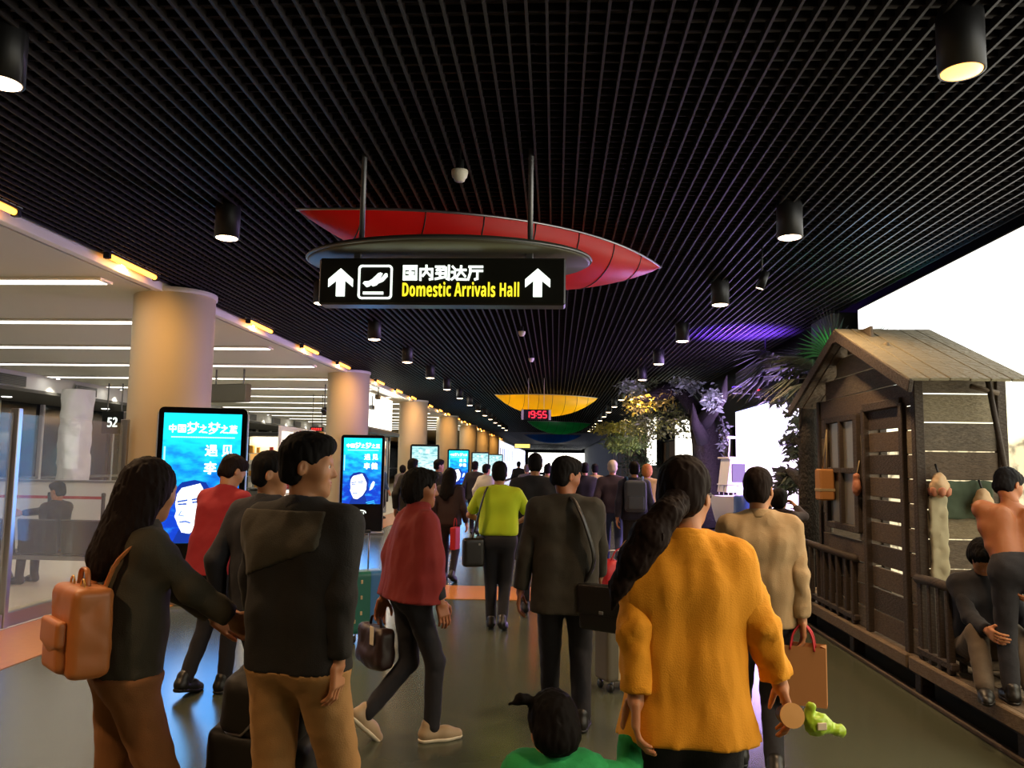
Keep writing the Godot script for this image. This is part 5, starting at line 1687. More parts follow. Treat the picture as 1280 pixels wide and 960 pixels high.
	if tk.size():
		var fat: float = tk.get("fat", 1.0)
		var hem: float = tk.hem - o.get("y", 0.0)
		var kind: String = tk.get("kind", "jacket")
		var hy := (hem - hip) / s
		var tp := []
		var flare: float = tk.get("flare", 1.0)
		if kind == "poncho":
			for sg in [-1.0, 1.0]:
				tp += [cap(T.call(sg * 0.07, 0.43, 0), T.call(sg * 0.16, hy - 0.1, 0.01), 0.10 * s, 0.18 * s, 0.08), cap(T.call(sg * 0.14, 0.475, 0), T.call(sg * 0.21, 0.14, -0.02), 0.068 * s, 0.10 * s, 0.08)]
			for i in 2: tp.append(cap(sh[i], sh[i].lerp(el[i], 0.85), 0.068 * s, 0.08 * s, 0.07))
			tp += [cap(T.call(0, 0.4, 0.02), T.call(0, hy - 0.1, 0.03), 0.12 * s, 0.17 * s, 0.06), cap(T.call(0, 0.52, 0.0), T.call(0, 0.585, -0.005), 0.095 * s, 0.075 * s, 0.03)]
		else:
			for sg in [-1.0, 1.0]:
				tp += [cap(T.call(sg * 0.078, 0.40, 0.0), T.call(sg * 0.068, 0.16, 0), 0.112 * s * fat, 0.105 * s * fat, 0.06), cap(T.call(sg * 0.068, 0.16, 0), T.call(sg * 0.07 * flare, hy - 0.06, 0), 0.105 * s * fat, 0.118 * s * fat * flare, 0.06)]
			for sg in [-1.0, 1.0]: tp.append(cap(T.call(sg * 0.03, 0.535, 0.004), T.call(sg * 0.150, 0.492, 0), 0.062 * s, 0.060 * s, 0.06))
			tp.append(cap(T.call(0, 0.40, 0.0), T.call(0, 0.53, 0.005), 0.10 * s, 0.068 * s, 0.05))
		var sl: float = tk.get("sleeve", 1.0)
		for i in 2:
			if kind != "poncho": tp.append(cap(sh[i], sh[i].lerp(el[i], 0.55 if sl >= 0.5 else 0.35), 0.058 * s * fat, 0.050 * s * fat, 0.05))
		var amp: float = tk.get("amp", 0.007) if lod == 0 else 0.0
		var along: float = tk.get("along", 0.8)
		var tg := [grid(tp, cc, [cut_plane(Vector3(0, hem, 0), Vector3.DOWN if kind != "poncho" else (lb * Vector3(0.0, -1, 0.0))), cut_plane(T.call(0, 0.59 if kind != "poncho" else 0.62, 0), lb * Vector3.UP)], amp, tk.get("freq", 9.0), along)]
		var sleeve_m: Material = M[tk.get("sleeve_mat", tk.mat)]
		var sgrid := []
		for i in 2:
			var g: Dictionary
			if sl >= 0.99:
				var ax: Vector3 = (wr[i] - el[i]).normalized()
				g = grid([cap(sh[i].lerp(el[i], 0.55 if kind == "poncho" else 0.0), el[i], 0.055 * s * fat, 0.049 * s * fat, 0.03), cap(el[i], wr[i] + ax * 0.03, 0.049 * s * fat, 0.041 * s * fat, 0.03)], cc, [cut_plane(wr[i] - ax * 0.012, ax)], amp, 14.0)
			else:
				var ax: Vector3 = (el[i] - sh[i]).normalized()
				g = grid([cap(sh[i], el[i], 0.062 * s * fat, 0.056 * s * fat, 0.03)], cc, [cut_plane(sh[i].lerp(el[i], sl * 2.0), ax)], amp, 14.0)
			sgrid.append(g)
		if tk.has("sleeve_mat"):
			var top_node := sdf(tk.get("name", "jacket"), tg, M[tk.mat], t)
			for g in sgrid: sdf("sleeve", [g], sleeve_m, t)
		else: sdf(tk.get("name", "jacket"), tg + sgrid, M[tk.mat], t)
		if tk.has("collar"):
			sdf("collar", [grid([cap(T.call(0, 0.50, 0.012), T.call(0, 0.60, 0.0), 0.088 * s, 0.068 * s, 0.03)], cc * 0.8, [cut_plane(T.call(0, 0.585, 0.02), lb * Vector3(0, 1, -0.3)), cut_plane(T.call(0, 0.53, 0), lb * Vector3(0, -1, 0.2))], 0.003, 20.0)], M[tk.collar], t)
		if tk.has("yoke"):
			var yp := []
			for p in tp:
				var q: Array = p.duplicate()
				q[3] += 0.006
				q[4] += 0.006
				yp.append(q)
			sdf("back_yoke", [grid(yp, cc * 0.8, [cut_plane(T.call(0, 0.4, 0.03), lb * Vector3(0, 0, -1)), cut_plane(T.call(0, 0.36, 0), Vector3(0.35, -1, 0)), cut_plane(T.call(0, 0.54, 0), Vector3.UP), cut_plane(T.call(0.13, 0.4, 0), Vector3.RIGHT)], amp, tk.get("freq", 9.0))], M[tk.yoke], t)
	# hair
	var hair: String = o.get("hair", "short")
	if hair != "none": sdf("hair", [hair_grid(hair, hx, hc * 1.15 * hs)], M[o.get("hair_mat", "hair_black")], t)
	if o.has("tail"):
		var pts := []
		for p in o.tail: pts.append(inv * p)
		var tl := []
		for i in pts.size() - 1: tl.append(cap(pts[i], pts[i + 1], o.tail_r[i], o.tail_r[i + 1], 0.03))
		sdf("ponytail", [grid(tl, 0.005, [], 0.006, 60.0, 0.4)], M[o.get("hair_mat", "hair_black")], t)
		var st := S(false)
		lathe(st, [Vector2(0.02, -0.008), Vector2(0.026, -0.004), Vector2(0.026, 0.004), Vector2(0.02, 0.008)], 14, Transform3D(Basis(Quaternion(Vector3.UP, (pts[1] - pts[0]).normalized())), pts[0].lerp(pts[1], 0.5)))
		part("hair_tie", st, M.leaf_red, t)
	if lod == 0 and o.get("face", true):
		for sg in [-1.0, 1.0]:
			var st := S(false)
			lathe(st, ball(0.0118), 14, hx * at(Vector3(sg * 0.031, 0.0035, -0.0755)))
			var e := part("eye", st, M.eye_white, t)
			st = S(false)
			lathe(st, ball(0.0056), 10, hx * at(Vector3(sg * 0.031, 0.0035, -0.0832)))
			part("iris", st, M.hair_black, e)
			st = S(false)
			tube(st, [hx * Vector3(sg * 0.013, 0.021, -0.0865), hx * Vector3(sg * 0.03, 0.0255, -0.0845), hx * Vector3(sg * 0.047, 0.02, -0.074)], [0.0028 * hs, 0.0034 * hs, 0.002 * hs], 6)
			part("eyebrow", st, M.hair_black, t)
		var st := S(false)
		for y in [-0.0565, -0.0675]:
			tube(st, [hx * Vector3(-0.017, y, -0.0868), hx * Vector3(0, y + 0.001, -0.0912), hx * Vector3(0.017, y, -0.0868)], [0.002 * hs, 0.0042 * hs, 0.002 * hs], 6)
		part("lips", st, M.lip, t)
	if o.get("glasses", false):
		var st := S(false)
		for sg in [-1.0, 1.0]:
			var ring := []
			for k in 17: ring.append(hx * Vector3(sg * 0.034 + cos(TAU * k / 16) * 0.022, 0.002 + sin(TAU * k / 16) * 0.017, -0.100))
			tube(st, ring, 0.0018, 5)
			tube(st, [hx * Vector3(sg * 0.056, 0.006, -0.098), hx * Vector3(sg * 0.078, 0.006, -0.02), hx * Vector3(sg * 0.079, 0.0, 0.02)], 0.0022, 5)
		tube(st, [hx * Vector3(-0.012, 0.004, -0.102), hx * Vector3(0.012, 0.004, -0.102)], 0.0018, 5)
		part("glasses", st, M.black_metal, t)

	return t

func ball(r: float) -> Array:
	var out := []
	for i in 9:
		var a := -PI / 2 + PI * i / 8.0
		out.append(Vector2(maxf(0.0, cos(a) * r) if i > 0 and i < 8 else 0.0, sin(a) * r))
	return out

func cloth(key: String, h: String, rough := 0.85):
	var m := hexmat(key, h, rough)
	m.rim_enabled = true
	m.rim = 0.25
	m.rim_tint = 0.6
	m.normal_enabled = true
	m.normal_texture = M.weave_tex
	m.normal_scale = 0.35
	m.uv1_triplanar = true
	m.uv1_scale = Vector3.ONE * 5.0

func strap(parent: Node, pts: Array, r: float, m: Material, called := "strap"):
	var st := S(false)
	var sm := []
	for i in pts.size() - 1:
		for k in 4: sm.append((pts[i] as Vector3).cubic_interpolate(pts[i + 1], pts[maxi(i - 1, 0)], pts[mini(i + 2, pts.size() - 1)], k / 4.0))
	sm.append(pts[-1])
	tube(st, sm, r, 8, 0.45)
	part(called, st, m, parent)

func people():
	M["weave_tex"] = noise_tex(91, 0.12, Color.BLACK, Color.WHITE, 256, 3, true, 3.0)
	for c in [["black_cloth", "15131a"], ["black_jacket", "16130f"], ["olive_grey", "3a3528"], ["dark_olive", "3a3526"], ["khaki", "a07846"], ["tan_brown", "8a5a30"], ["navy_dark", "17171f"], ["bright_red", "8e1420"], ["shawl_red", "74140f"], ["lime", "b6cc1e"], ["suit_dark", "2a261c"], ["kid_green", "1f9a52"], ["kid_yellow", "e0b050"], ["coat_yellow", "e09a18"], ["beige", "a48a64"], ["dark_maroon", "2c1d1e"], ["navy_blue", "1c1f36"], ["denim", "2a3450"], ["plum", "34283a"], ["off_white", "c8c4b8"], ["mustard", "a08a4a"], ["grey_cloth", "5a5854"], ["grey_brown", "54483a"], ["jean_grey", "3a4250"], ["steel_blue", "3a5a80"]]: cloth(c[0], c[1])
	hexmat("black_leather", "161412", 0.4)
	hexmat("brown_leather", "2e1a16", 0.45)
	hexmat("tan_leather", "b06a34", 0.45)
	hexmat("taupe_shoe", "a08a6c", 0.6)
	hexmat("sole_white", "d8ccb4", 0.6)
	hexmat("gold_metal", "d8a860", 0.3, 0.8)
	for c in [["skin", "b07a54"], ["skin_dark", "945c3a"], ["skin_bronze", "965a32"], ["skin_pale", "d8a684"]]:
		var m := hexmat(c[0], c[1], 0.55)
		m.subsurf_scatter_enabled = true
		m.subsurf_scatter_strength = 0.15
	hexmat("lip", "a05048", 0.5)
	hexmat("eye_white", "e0dcd4", 0.25)
	for c in [["hair_black", "0f0c0b"], ["hair_brown", "1a100c"], ["hair_grey", "6a625c"], ["hair_white", "c8bcb4"], ["hair_blond", "a06a38"], ["cap_black", "101014"]]: hexmat(c[0], c[1], 0.75).metallic_specular = 0.25
	# --- foreground
	person({"label": "woman with long dark hair, dark olive jacket and brown trousers wearing a tan backpack", "at": Vector2(-1.61, 3.02), "yaw": -0.85, "h": 1.64, "lean": 0.06, "head_yaw": 0.4, "head_pitch": 0.12, "hair": "long", "hair_mat": "hair_brown",
		"top": {"mat": "dark_olive", "hem": 0.85, "fat": 1.08, "amp": 0.010}, "pants": "tan_brown", "leg": 1.12, "hands": [Vector3(-1.42, 1.0, -3.35), Vector3(-1.22, 1.045, -3.06)], "pole_r": Vector3(0.2, -1, 0.5),
		"feet": [[Vector3(-0.09, 0.0, 0.26), 0.45], [Vector3(0.09, 0, -0.2), 0.0]]})
	var p2 := person({"label": "tall man in black jacket with olive back panel and khaki trousers, face in profile", "at": Vector2(-0.95, 3.02), "yaw": -0.28, "h": 1.75, "w": 1.08, "head_yaw": -1.12, "head_pitch": 0.06,
		"top": {"mat": "black_jacket", "hem": 0.885, "fat": 1.14, "collar": "black_cloth", "yoke": "olive_grey"}, "pants": "khaki", "leg": 1.16, "hands": [Vector3(-1.22, 1.0, -3.3), Vector3(-0.775, 0.93, -2.93)], "feet": [[Vector3(-0.11, 0, 0.12), 0.0], [Vector3(0.12, 0, -0.12), 0.0]]})
	person({"label": "balding man in a dark navy jacket, profile, behind the man in khaki trousers", "at": Vector2(-1.55, 4.3), "yaw": -0.3, "h": 1.69, "w": 1.06, "head_yaw": -0.95, "head_pitch": 0.12, "hair": "thin", "skin": "skin",
		"top": {"mat": "navy_dark", "hem": 0.8, "fat": 1.12, "collar": "navy_dark"}, "pants": "black_cloth"})
	person({"label": "stooping person in bright red jacket and black trousers beside the nearest kiosk", "at": Vector2(-2.46, 5.7), "yaw": -0.35, "h": 1.70, "lean": 0.24, "head_pitch": 0.4, "head_yaw": -0.2, "hair_mat": "hair_brown", "face": false,
		"top": {"mat": "bright_red", "hem": 0.84, "fat": 1.1}, "hands": [Vector3(-2.5, 0.95, -5.98), Vector3(-2.2, 0.92, -5.9)], "pants": "black_cloth", "feet": [[Vector3(-0.09, 0, 0.1), 0.2], [Vector3(0.09, 0, -0.1), 0.0]]})
	person({"label": "woman with short black hair in a dark red poncho, striding right in tan shoes", "at": Vector2(-0.86, 4.9), "yaw": -1.0, "h": 1.60, "lean": 0.05, "head_yaw": -0.36, "head_pitch": 0.05, "hair": "bob", "skin": "skin_dark",
		"top": {"kind": "poncho", "name": "poncho", "mat": "shawl_red", "hem": 0.83, "sleeve_mat": "black_cloth", "amp": 0.014, "freq": 8.0, "along": 0.3, "collar": "shawl_red"}, "pants": "black_cloth", "shoes": "taupe_shoe", "sole": "sole_white",
		"hands": [Vector3(-1.08, 0.73, -5.02), Vector3(-0.66, 0.84, -4.74)], "feet": [[Vector3(-0.08, 0.0, 0.28), 0.75], [Vector3(0.07, 0, -0.12), 0.0]]})
	var p6 := person({"bent": true, "label": "man in lime green polo shirt and black trousers seen from behind", "at": Vector2(-0.56, 8.1), "yaw": 0.0, "h": 1.66, "w": 1.1, "lod": 1, "hair": "short", "pants": "black_cloth", "leg": 1.05,
		"top": {"mat": "lime", "name": "polo_shirt", "hem": 0.93, "fat": 1.12, "sleeve": 0.42}, "hands": [Vector3(-0.70, 1.02, -8.36), Vector3(-0.42, 1.02, -8.36)], "pole_l": Vector3(-1, -0.2, 0.3), "pole_r": Vector3(1, -0.2, 0.3), "feet": [[Vector3(-0.07, 0, -0.1), 0.0], [Vector3(0.05, 0, 0.08), 0.25]]})
	person({"label": "man in dark suit jacket glancing right, black shoulder bag at his hip", "at": Vector2(0.07, 5.2), "yaw": 0.0, "h": 1.69, "w": 1.12, "head_yaw": -0.95, "head_pitch": 0.22, "hair": "short", "skin": "skin_dark",
		"top": {"mat": "suit_dark", "hem": 0.72, "fat": 1.22, "flare": 1.06}, "hands": [Vector3(-0.215, 0.84, -5.2), Vector3(0.30, 0.92, -5.42)], "pole_l": Vector3(-0.6, 0, 0.6), "pants": "black_cloth", "leg": 1.15, "feet": [[Vector3(-0.09, 0, -0.28), 0.0], [Vector3(0.11, 0, 0.0), 0.0]]})
	person({"bent": true, "label": "small child in green jacket with yellow hood reaching up to the woman's hand", "at": Vector2(0.0, 2.42), "yaw": 0.15, "h": 0.95, "head_yaw": 0.15, "head_pitch": 0.35, "head_scale": 1.06, "hair": "child", "face": false,
		"top": {"mat": "kid_green", "hem": 0.38, "fat": 1.5, "collar": "kid_yellow", "amp": 0.010, "freq": 22.0}, "pants": "denim", "hands": [null, Vector3(0.235, 0.835, -2.57)], "pole_r": Vector3(0.6, -1, 0.2), "feet": [[Vector3(-0.06, 0, -0.06), 0.0], [Vector3(0.06, 0, 0.06), 0.0]], "hand_dir_r": [Vector3(0.15, 1, 0), Vector3(0.3, 0, 1), Vector3(1, 0, 0)]})
	person({"label": "woman in a yellow coat with dark ponytail leading a child by the hand", "at": Vector2(0.42, 2.62), "yaw": -0.06, "h": 1.675, "w": 0.90, "head_yaw": -0.42, "head_pitch": 0.06, "hair": "pony", "hair_mat": "hair_brown", "glasses": true, "face": false,
		"top": {"mat": "coat_yellow", "name": "coat", "hem": 0.815, "fat": 1.13, "flare": 1.22, "collar": "coat_yellow", "amp": 0.016, "freq": 10.0, "along": 0.2}, "bottom_name": "skirt", "pants": "black_cloth", "leg": 1.2,
		"hands": [Vector3(0.25, 0.95, -2.52), Vector3(0.70, 0.985, -2.6)], "curl": 0.6,
		"tail": [Vector3(0.375, 1.535, -2.53), Vector3(0.34, 1.505, -2.475), Vector3(0.285, 1.44, -2.45), Vector3(0.24, 1.37, -2.45), Vector3(0.195, 1.29, -2.46), Vector3(0.175, 1.22, -2.46)], "tail_r": [0.045, 0.040, 0.052, 0.045, 0.025, 0.006]})
	person({"label": "man with cropped hair in a beige jacket carrying a paper bag", "at": Vector2(1.12, 4.5), "yaw": -0.1, "h": 1.64, "w": 1.06, "head_yaw": -0.42, "hair": "buzz", "hair_mat": "hair_brown",
		"top": {"mat": "beige", "hem": 0.80, "fat": 1.1, "collar": "beige", "amp": 0.012, "freq": 10.0, "along": 0.4}, "pants": "navy_dark", "hands": [Vector3(0.93, 0.95, -4.75), Vector3(1.315, 0.845, -4.42)], "feet": [[Vector3(-0.10, 0, -0.2), 0.0], [Vector3(0.03, 0, 0.2), 0.4]]})
	# --- middle distance
	var far := [
		["broad man in a dark navy coat just ahead of the green polo shirt", -0.22, 8.9, 0.0, 1.76, 1.25, "short", "navy_dark", "black_cloth", 0.6, 1],
		["man in dark suit standing before the pale cyan kiosk", -2.32, 13.0, -0.3, 1.70, 1.1, "short", "black_jacket", "black_cloth", 0.75, 1],
		["dark-haired person facing right between the kiosks, dark coat", -2.22, 15.2, -1.1, 1.70, 1.0, "short", "navy_dark", "black_cloth", 0.75, 1],
		["long-haired woman in dark maroon jacket behind the poncho", -1.48, 11.3, -0.15, 1.56, 1.0, "long", "dark_maroon", "black_cloth", 0.78, 1],
		["person in black coat in front of the small distant kiosk", -1.86, 18.6, -0.2, 1.68, 1.0, "short", "black_jacket", "black_cloth", 0.8, 1],
		["person in white waistcoat near the green polo shirt's shoulder", -1.46, 17.0, -0.6, 1.62, 1.0, "short", "off_white", "black_cloth", 0.9, 1],
		["white-haired bald man in a plum shirt and jeans", 0.92, 13.0, -0.1, 1.72, 1.08, "white", "plum", "denim", 0.88, 1],
		["dark-suited man wearing a grey backpack beside the white-haired man", 1.17, 12.0, 0.0, 1.70, 1.05, "short", "navy_blue", "black_cloth", 0.85, 1],
		["person with curly orange-brown hair beyond the backpack man", 1.62, 14.3, -0.2, 1.66, 1.0, "bob", "mustard", "black_cloth", 0.85, 1],
		["person in a pale mustard jacket left of the white-haired man", 0.86, 17.5, 0.1, 1.66, 1.0, "short", "mustard", "black_cloth", 0.85, 2],
		["person in a tan jacket with dark strap beyond the navy coat", -0.15, 16.2, 0.0, 1.64, 1.0, "short", "mustard", "black_cloth", 0.85, 2],
		["distant figure in black walking alone along the glowing left wall", -1.36, 30.0, 0.0, 1.72, 1.0, "short", "black_jacket", "black_cloth", 0.8, 2],
		["grey-haired person in grey coat left of the navy coat", -0.72, 20.5, 0.2, 1.62, 1.05, "short", "grey_cloth", "black_cloth", 0.8, 2],
		["dark walker right behind the suited man's head", 0.55, 15.0, 0.0, 1.68, 1.1, "short", "black_jacket", "black_cloth", 0.8, 2],
		["dark walker farther ahead in the middle of the crowd", 0.35, 21.0, 0.0, 1.66, 1.1, "short", "dark_maroon", "black_cloth", 0.8, 2],
		["walker in a navy coat far ahead under the clock", 0.05, 24.0, 0.0, 1.68, 1.1, "short", "navy_blue", "black_cloth", 0.8, 2],
		["walker in a black coat far ahead, right of the navy coat", 0.75, 26.0, 0.0, 1.66, 1.1, "short", "black_jacket", "black_cloth", 0.8, 2],
		["small far walker in grey-brown jacket", 0.4, 31.0, 0.0, 1.7, 1.0, "short", "grey_brown", "black_cloth", 0.8, 2],
		["small far walker in a dark coat beneath the green lantern", 1.1, 34.0, 0.0, 1.68, 1.0, "short", "black_jacket", "black_cloth", 0.8, 2],
		["farthest small dark walker before the end panel", -0.3, 38.0, 0.0, 1.7, 1.0, "short", "navy_dark", "black_cloth", 0.8, 2],
		["person in a blue shirt at the bright glazed shop entrance", -5.0, 22.9, -0.6, 1.60, 1.0, "short", "steel_blue", "black_cloth", 0.85, 2],
		["dark-haired walker in the hall before the glazed shop entrance", -4.2, 22.0, 0.3, 1.55, 1.0, "bob", "grey_cloth", "black_cloth", 0.85, 2],
	]
	for f in far:
		person({"label": f[0], "at": Vector2(f[1], f[2]), "yaw": f[3], "h": f[4], "w": f[5], "hair": f[6], "hair_mat": "hair_white" if f[6] == "white" else ("hair_blond" if "orange" in f[0] else ("hair_grey" if "grey-haired" in f[0] else "hair_black")), "lod": f[10], "skin": "skin_pale" if f[6] == "white" else "skin",
			"top": {"mat": f[7], "hem": f[9], "fat": 1.15}, "pants": f[8]})
	person({"bent": true, "label": "short dark-clad person raising both arms to photograph the lit beach panel", "at": Vector2(2.42, 8.85), "yaw": -0.7, "h": 1.40, "lod": 1, "hair": "bob", "top": {"mat": "dark_maroon", "hem": 0.62, "fat": 1.2}, "hands": [Vector3(2.42, 1.22, -9.2), Vector3(2.66, 1.22, -9.1)], "pole_l": Vector3(-1, -0.6, 0), "pole_r": Vector3(1, -0.6, 0)})
	person({"bent": true, "label": "man in dark jacket sitting on the bench, arm along its back, behind the glass", "at": Vector2(-6.48, 10.17), "yaw": 1.25, "h": 1.68, "lod": 1, "hip": 0.52, "lean": -0.05, "head_yaw": 0.2, "head_pitch": 0.25, "top": {"mat": "black_jacket", "hem": 0.45, "fat": 1.1}, "hands": [Vector3(-6.75, 0.62, -10.3), Vector3(-6.85, 0.92, -9.98)],
		"feet": [[Vector3(-0.12, 0, -0.42), 0.0], [Vector3(0.12, 0, -0.45), 0.0]]})
	# --- figures of the village display
	person({"called": "statue", "cat": "statue", "label": "bare-backed figure with dark cap and dark trousers bending forward on the deck", "at": Vector2(2.84, 5.12), "y": 0.28, "yaw": -0.3, "h": 1.42, "w": 1.22, "lean": 0.40, "twist": 0.1, "head_pitch": 0.4, "head_yaw": -0.8, "bent": true, "bare": true, "skin": "skin_bronze", "hair": "short", "hair_mat": "cap_black", "face": false,
		"pants": "navy_dark", "leg": 1.12, "hands": [Vector3(2.77, 0.99, -5.15), Vector3(3.0, 1.0, -5.3)], "pole_l": Vector3(-1, -0.3, 0.5), "pole_r": Vector3(0.3, -0.4, 0.8), "feet": [[Vector3(-0.1, 0, 0.1), 0.0], [Vector3(0.11, 0, -0.08), 0.0]]})
	person({"called": "statue", "cat": "statue", "label": "dark-clad figure in grey-brown trousers sitting low on the deck, legs forward", "bent": true, "at": Vector2(2.86, 5.66), "y": 0.28, "yaw": 2.85, "h": 1.52, "hip": 0.2, "lean": 0.25, "head_pitch": 0.6, "hair": "bob", "top": {"mat": "navy_dark", "hem": 0.40, "fat": 1.15, "collar": "navy_dark"}, "pants": "grey_brown", "leg": 1.15, "face": false,
		"hands": [Vector3(2.95, 0.6, -5.2), Vector3(2.68, 0.66, -5.22)], "feet": [[Vector3(-0.16, 0, -0.58), 0.0], [Vector3(0.10, 0, -0.60), 0.0]], "knee_pole": Vector3(0, 1, -0.3)})
	var st := S()
	box(st, Vector3(0, 0.1, 0), Vector3(0.36, 0.06, 0.3), 0.01)
	var stool := thing("low_stool", "low wooden stool under the sitting dark-clad figure", "stool", Vector3(2.93, 0.28, -5.66))
	part("seat", st, M.wood_mid, stool)
	for q in [[-1, -1], [1, -1], [-1, 1], [1, 1]]: part("leg", lined(Vector3(0.04, 0.08, 0.04), Vector3(q[0] * 0.14, 0.04, q[1] * 0.11)), M.wood_dark, stool)

# ---------------------------------------------------------------- bags and luggage
func luggage():
	# tan backpack on the long-haired woman's back
	var b := thing("backpack", "tan leather backpack with rounded front pocket on the long-haired woman's back", "backpack", Vector3(-1.69, 0.885, -2.85), -0.75)
	sdf("bag", [grid([rbox(Vector3(0, 0.155, 0), Vector3(0.135, 0.155, 0.07), 0.03)], 0.012, [], 0.006, 8.0)], M.tan_leather, b)
	sdf("pocket", [grid([rbox(Vector3(-0.005, 0.095, 0.07), Vector3(0.095, 0.075, 0.03), 0.022)], 0.01)], M.tan_leather, b)
	sdf("pocket_flap", [grid([rbox(Vector3(-0.005, 0.155, 0.088), Vector3(0.10, 0.045, 0.018), 0.012), ell(Vector3(-0.005, 0.125, 0.088), Vector3(0.085, 0.055, 0.016))], 0.008)], M.tan_leather, b)
	for s in [-1.0, 1.0]:
		strap(b, [Vector3(s * 0.06, 0.29, -0.05), Vector3(s * 0.09, 0.40, -0.085), Vector3(s * 0.12, 0.47, -0.17), Vector3(s * 0.13, 0.44, -0.24)], 0.014, M.tan_leather)
		var st := S(false)
		var ring := []
		for k in 13: ring.append(Vector3(s * 0.06 + cos(TAU * k / 12) * 0.02, 0.315 + sin(TAU * k / 12) * 0.02, 0.02))
		tube(st, ring, 0.004, 6)
		part("ring", st, M.gold_metal, b)
	strap(b, [Vector3(-0.05, 0.30, 0.0), Vector3(-0.03, 0.36, 0.0), Vector3(0.03, 0.36, 0.0), Vector3(0.05, 0.30, 0.0)], 0.01, M.tan_leather, "handle")
	# black trolley case
	hexmat("case_black", "1c1814", 0.6)
	b = thing("suitcase", "black soft trolley case with small gold tag behind the khaki trousers", "suitcase", Vector3(-1.20, 0, -3.32), -0.1)
	var xf := Transform3D(Basis(Vector3.BACK, -0.16) * Basis(Vector3.RIGHT, 0.18), Vector3(0, 0.04, 0))
	var body := sdf("body", [grid(moved([rbox(Vector3(0, 0.30, 0), Vector3(0.2, 0.28, 0.11), 0.03)], xf), 0.014, [], 0.005, 8.0)], M.case_black, b)
	sdf("top_bag", [grid(moved([rbox(Vector3(0.0, 0.68, 0), Vector3(0.17, 0.12, 0.11), 0.06)], xf), 0.014, [], 0.008, 9.0)], M.case_black, b)
	part("tag", lined(Vector3(0.035, 0.025, 0.006), Vector3(-0.02, 0.42, 0.113), 0.002), M.gold_metal, b, xf)
	var st := S(false)
	tube(st, [xf * Vector3(-0.14, 0.57, 0.085), xf * Vector3(-0.06, 0.585, 0.10), xf * Vector3(-0.02, 0.64, 0.115), xf * Vector3(0.03, 0.74, 0.10)], 0.006, 6)
	part("zipper", st, M.steel, b)
	for s in [-1.0, 1.0]:
		st = S(false)
		lathe(st, [Vector2(0, -0.015), Vector2(0.035, -0.015), Vector2(0.04, 0), Vector2(0.035, 0.015), Vector2(0, 0.015)], 16, Transform3D(Basis(Vector3.BACK, PI / 2), Vector3(s * 0.15 + 0.03, 0.04, 0.08)))
		part("wheel", st, M.black_leather, b)
	# teal case
	hexmat("teal", "1a6a5c", 0.4)
	hexmat("case_blue", "3a74b0", 0.35)
	hexmat("cream_edge", "c8b48c", 0.5)
	b = thing("suitcase", "teal and blue upright suitcase with cream edges behind the poncho woman", "suitcase", Vector3(-1.77, 0, -7.5), 0.55)
	sdf("body", [grid([rbox(Vector3(0, 0.36, 0), Vector3(0.17, 0.28, 0.11), 0.035)], 0.014)], M.teal, b)
	sdf("side_shell", [grid([rbox(Vector3(0.10, 0.36, 0), Vector3(0.09, 0.282, 0.112), 0.035)], 0.014)], M.case_blue, b)
	for x in [-0.17, 0.185]: part("edge", lined(Vector3(0.03, 0.5, 0.2), Vector3(x, 0.36, 0), 0.012), M.cream_edge, b)
	for k in 6: part("motif", lined(Vector3(0.02, 0.035, 0.006), Vector3(-0.11 + 0.06 * (k % 2), 0.2 + 0.07 * k, 0.111), 0.003), M.cream_edge, b)
	for x in [-0.1, 0.1]:
		for z in [-0.07, 0.07]:
			st = S(false)
			lathe(st, [Vector2(0, -0.012), Vector2(0.03, -0.012), Vector2(0.034, 0), Vector2(0.03, 0.012), Vector2(0, 0.012)], 14, Transform3D(Basis(Vector3.BACK, PI / 2), Vector3(x, 0.034, z)))
			part("wheel", st, M.black_leather, b)
			part("fork", lined(Vector3(0.012, 0.06, 0.02), Vector3(x + 0.016, 0.06, z)), M.steel, b)
		st = S(false)
		tube(st, [Vector3(x * 0.6, 0.62, -0.06), Vector3(x * 0.6, 0.98, -0.06)], 0.008, 6)
		part("handle_rod", st, M.steel, b)
	part("grip", lined(Vector3(0.16, 0.025, 0.03), Vector3(0, 0.99, -0.06), 0.01), M.black_leather, b)
	# silver case with red bag on it
	hexmat("case_taupe", "5a5446", 0.4)
	b = thing("suitcase", "taupe and cream four-wheeled suitcase beside the yellow coat", "suitcase", Vector3(0.47, 0, -6.15), 0.5)
	sdf("body", [grid([rbox(Vector3(0, 0.33, 0), Vector3(0.14, 0.255, 0.10), 0.025)], 0.014)], M.case_taupe, b)
	for x in [-0.03, 0.09]: part("edge", lined(Vector3(0.05, 0.50, 0.214), Vector3(x, 0.33, 0), 0.012), M.cream_edge, b)
	for x in [-0.1, 0.1]:
		for z in [-0.07, 0.07]:
			st = S(false)
			lathe(st, [Vector2(0, -0.012), Vector2(0.03, -0.012), Vector2(0.034, 0), Vector2(0.03, 0.012), Vector2(0, 0.012)], 14, Transform3D(Basis(Vector3.BACK, PI / 2), Vector3(x, 0.034, z)))
			part("wheel", st, M.black_leather, b)
			part("fork", lined(Vector3(0.012, 0.06, 0.02), Vector3(x + 0.016, 0.06, z)), M.steel, b)
	st = S(false)
	tube(st, [Vector3(-0.06, 0.58, -0.08), Vector3(-0.06, 1.0, -0.08), Vector3(0.06, 1.0, -0.08), Vector3(0.06, 0.58, -0.08)], 0.009, 6)
	part("handle", st, M.steel, b)
	hexmat("bag_red", "b01c28", 0.6)
	b = thing("red_bag", "soft red bag resting on the taupe suitcase", "bag", Vector3(0.47, 0.592, -6.12), 0.4)
	sdf("bag", [grid([rbox(Vector3(0, 0.16, 0), Vector3(0.15, 0.16, 0.08), 0.05), ell(Vector3(-0.05, 0.30, 0), Vector3(0.08, 0.07, 0.06), 0.04)], 0.014, [], 0.02, 8.0)], M.bag_red, b)
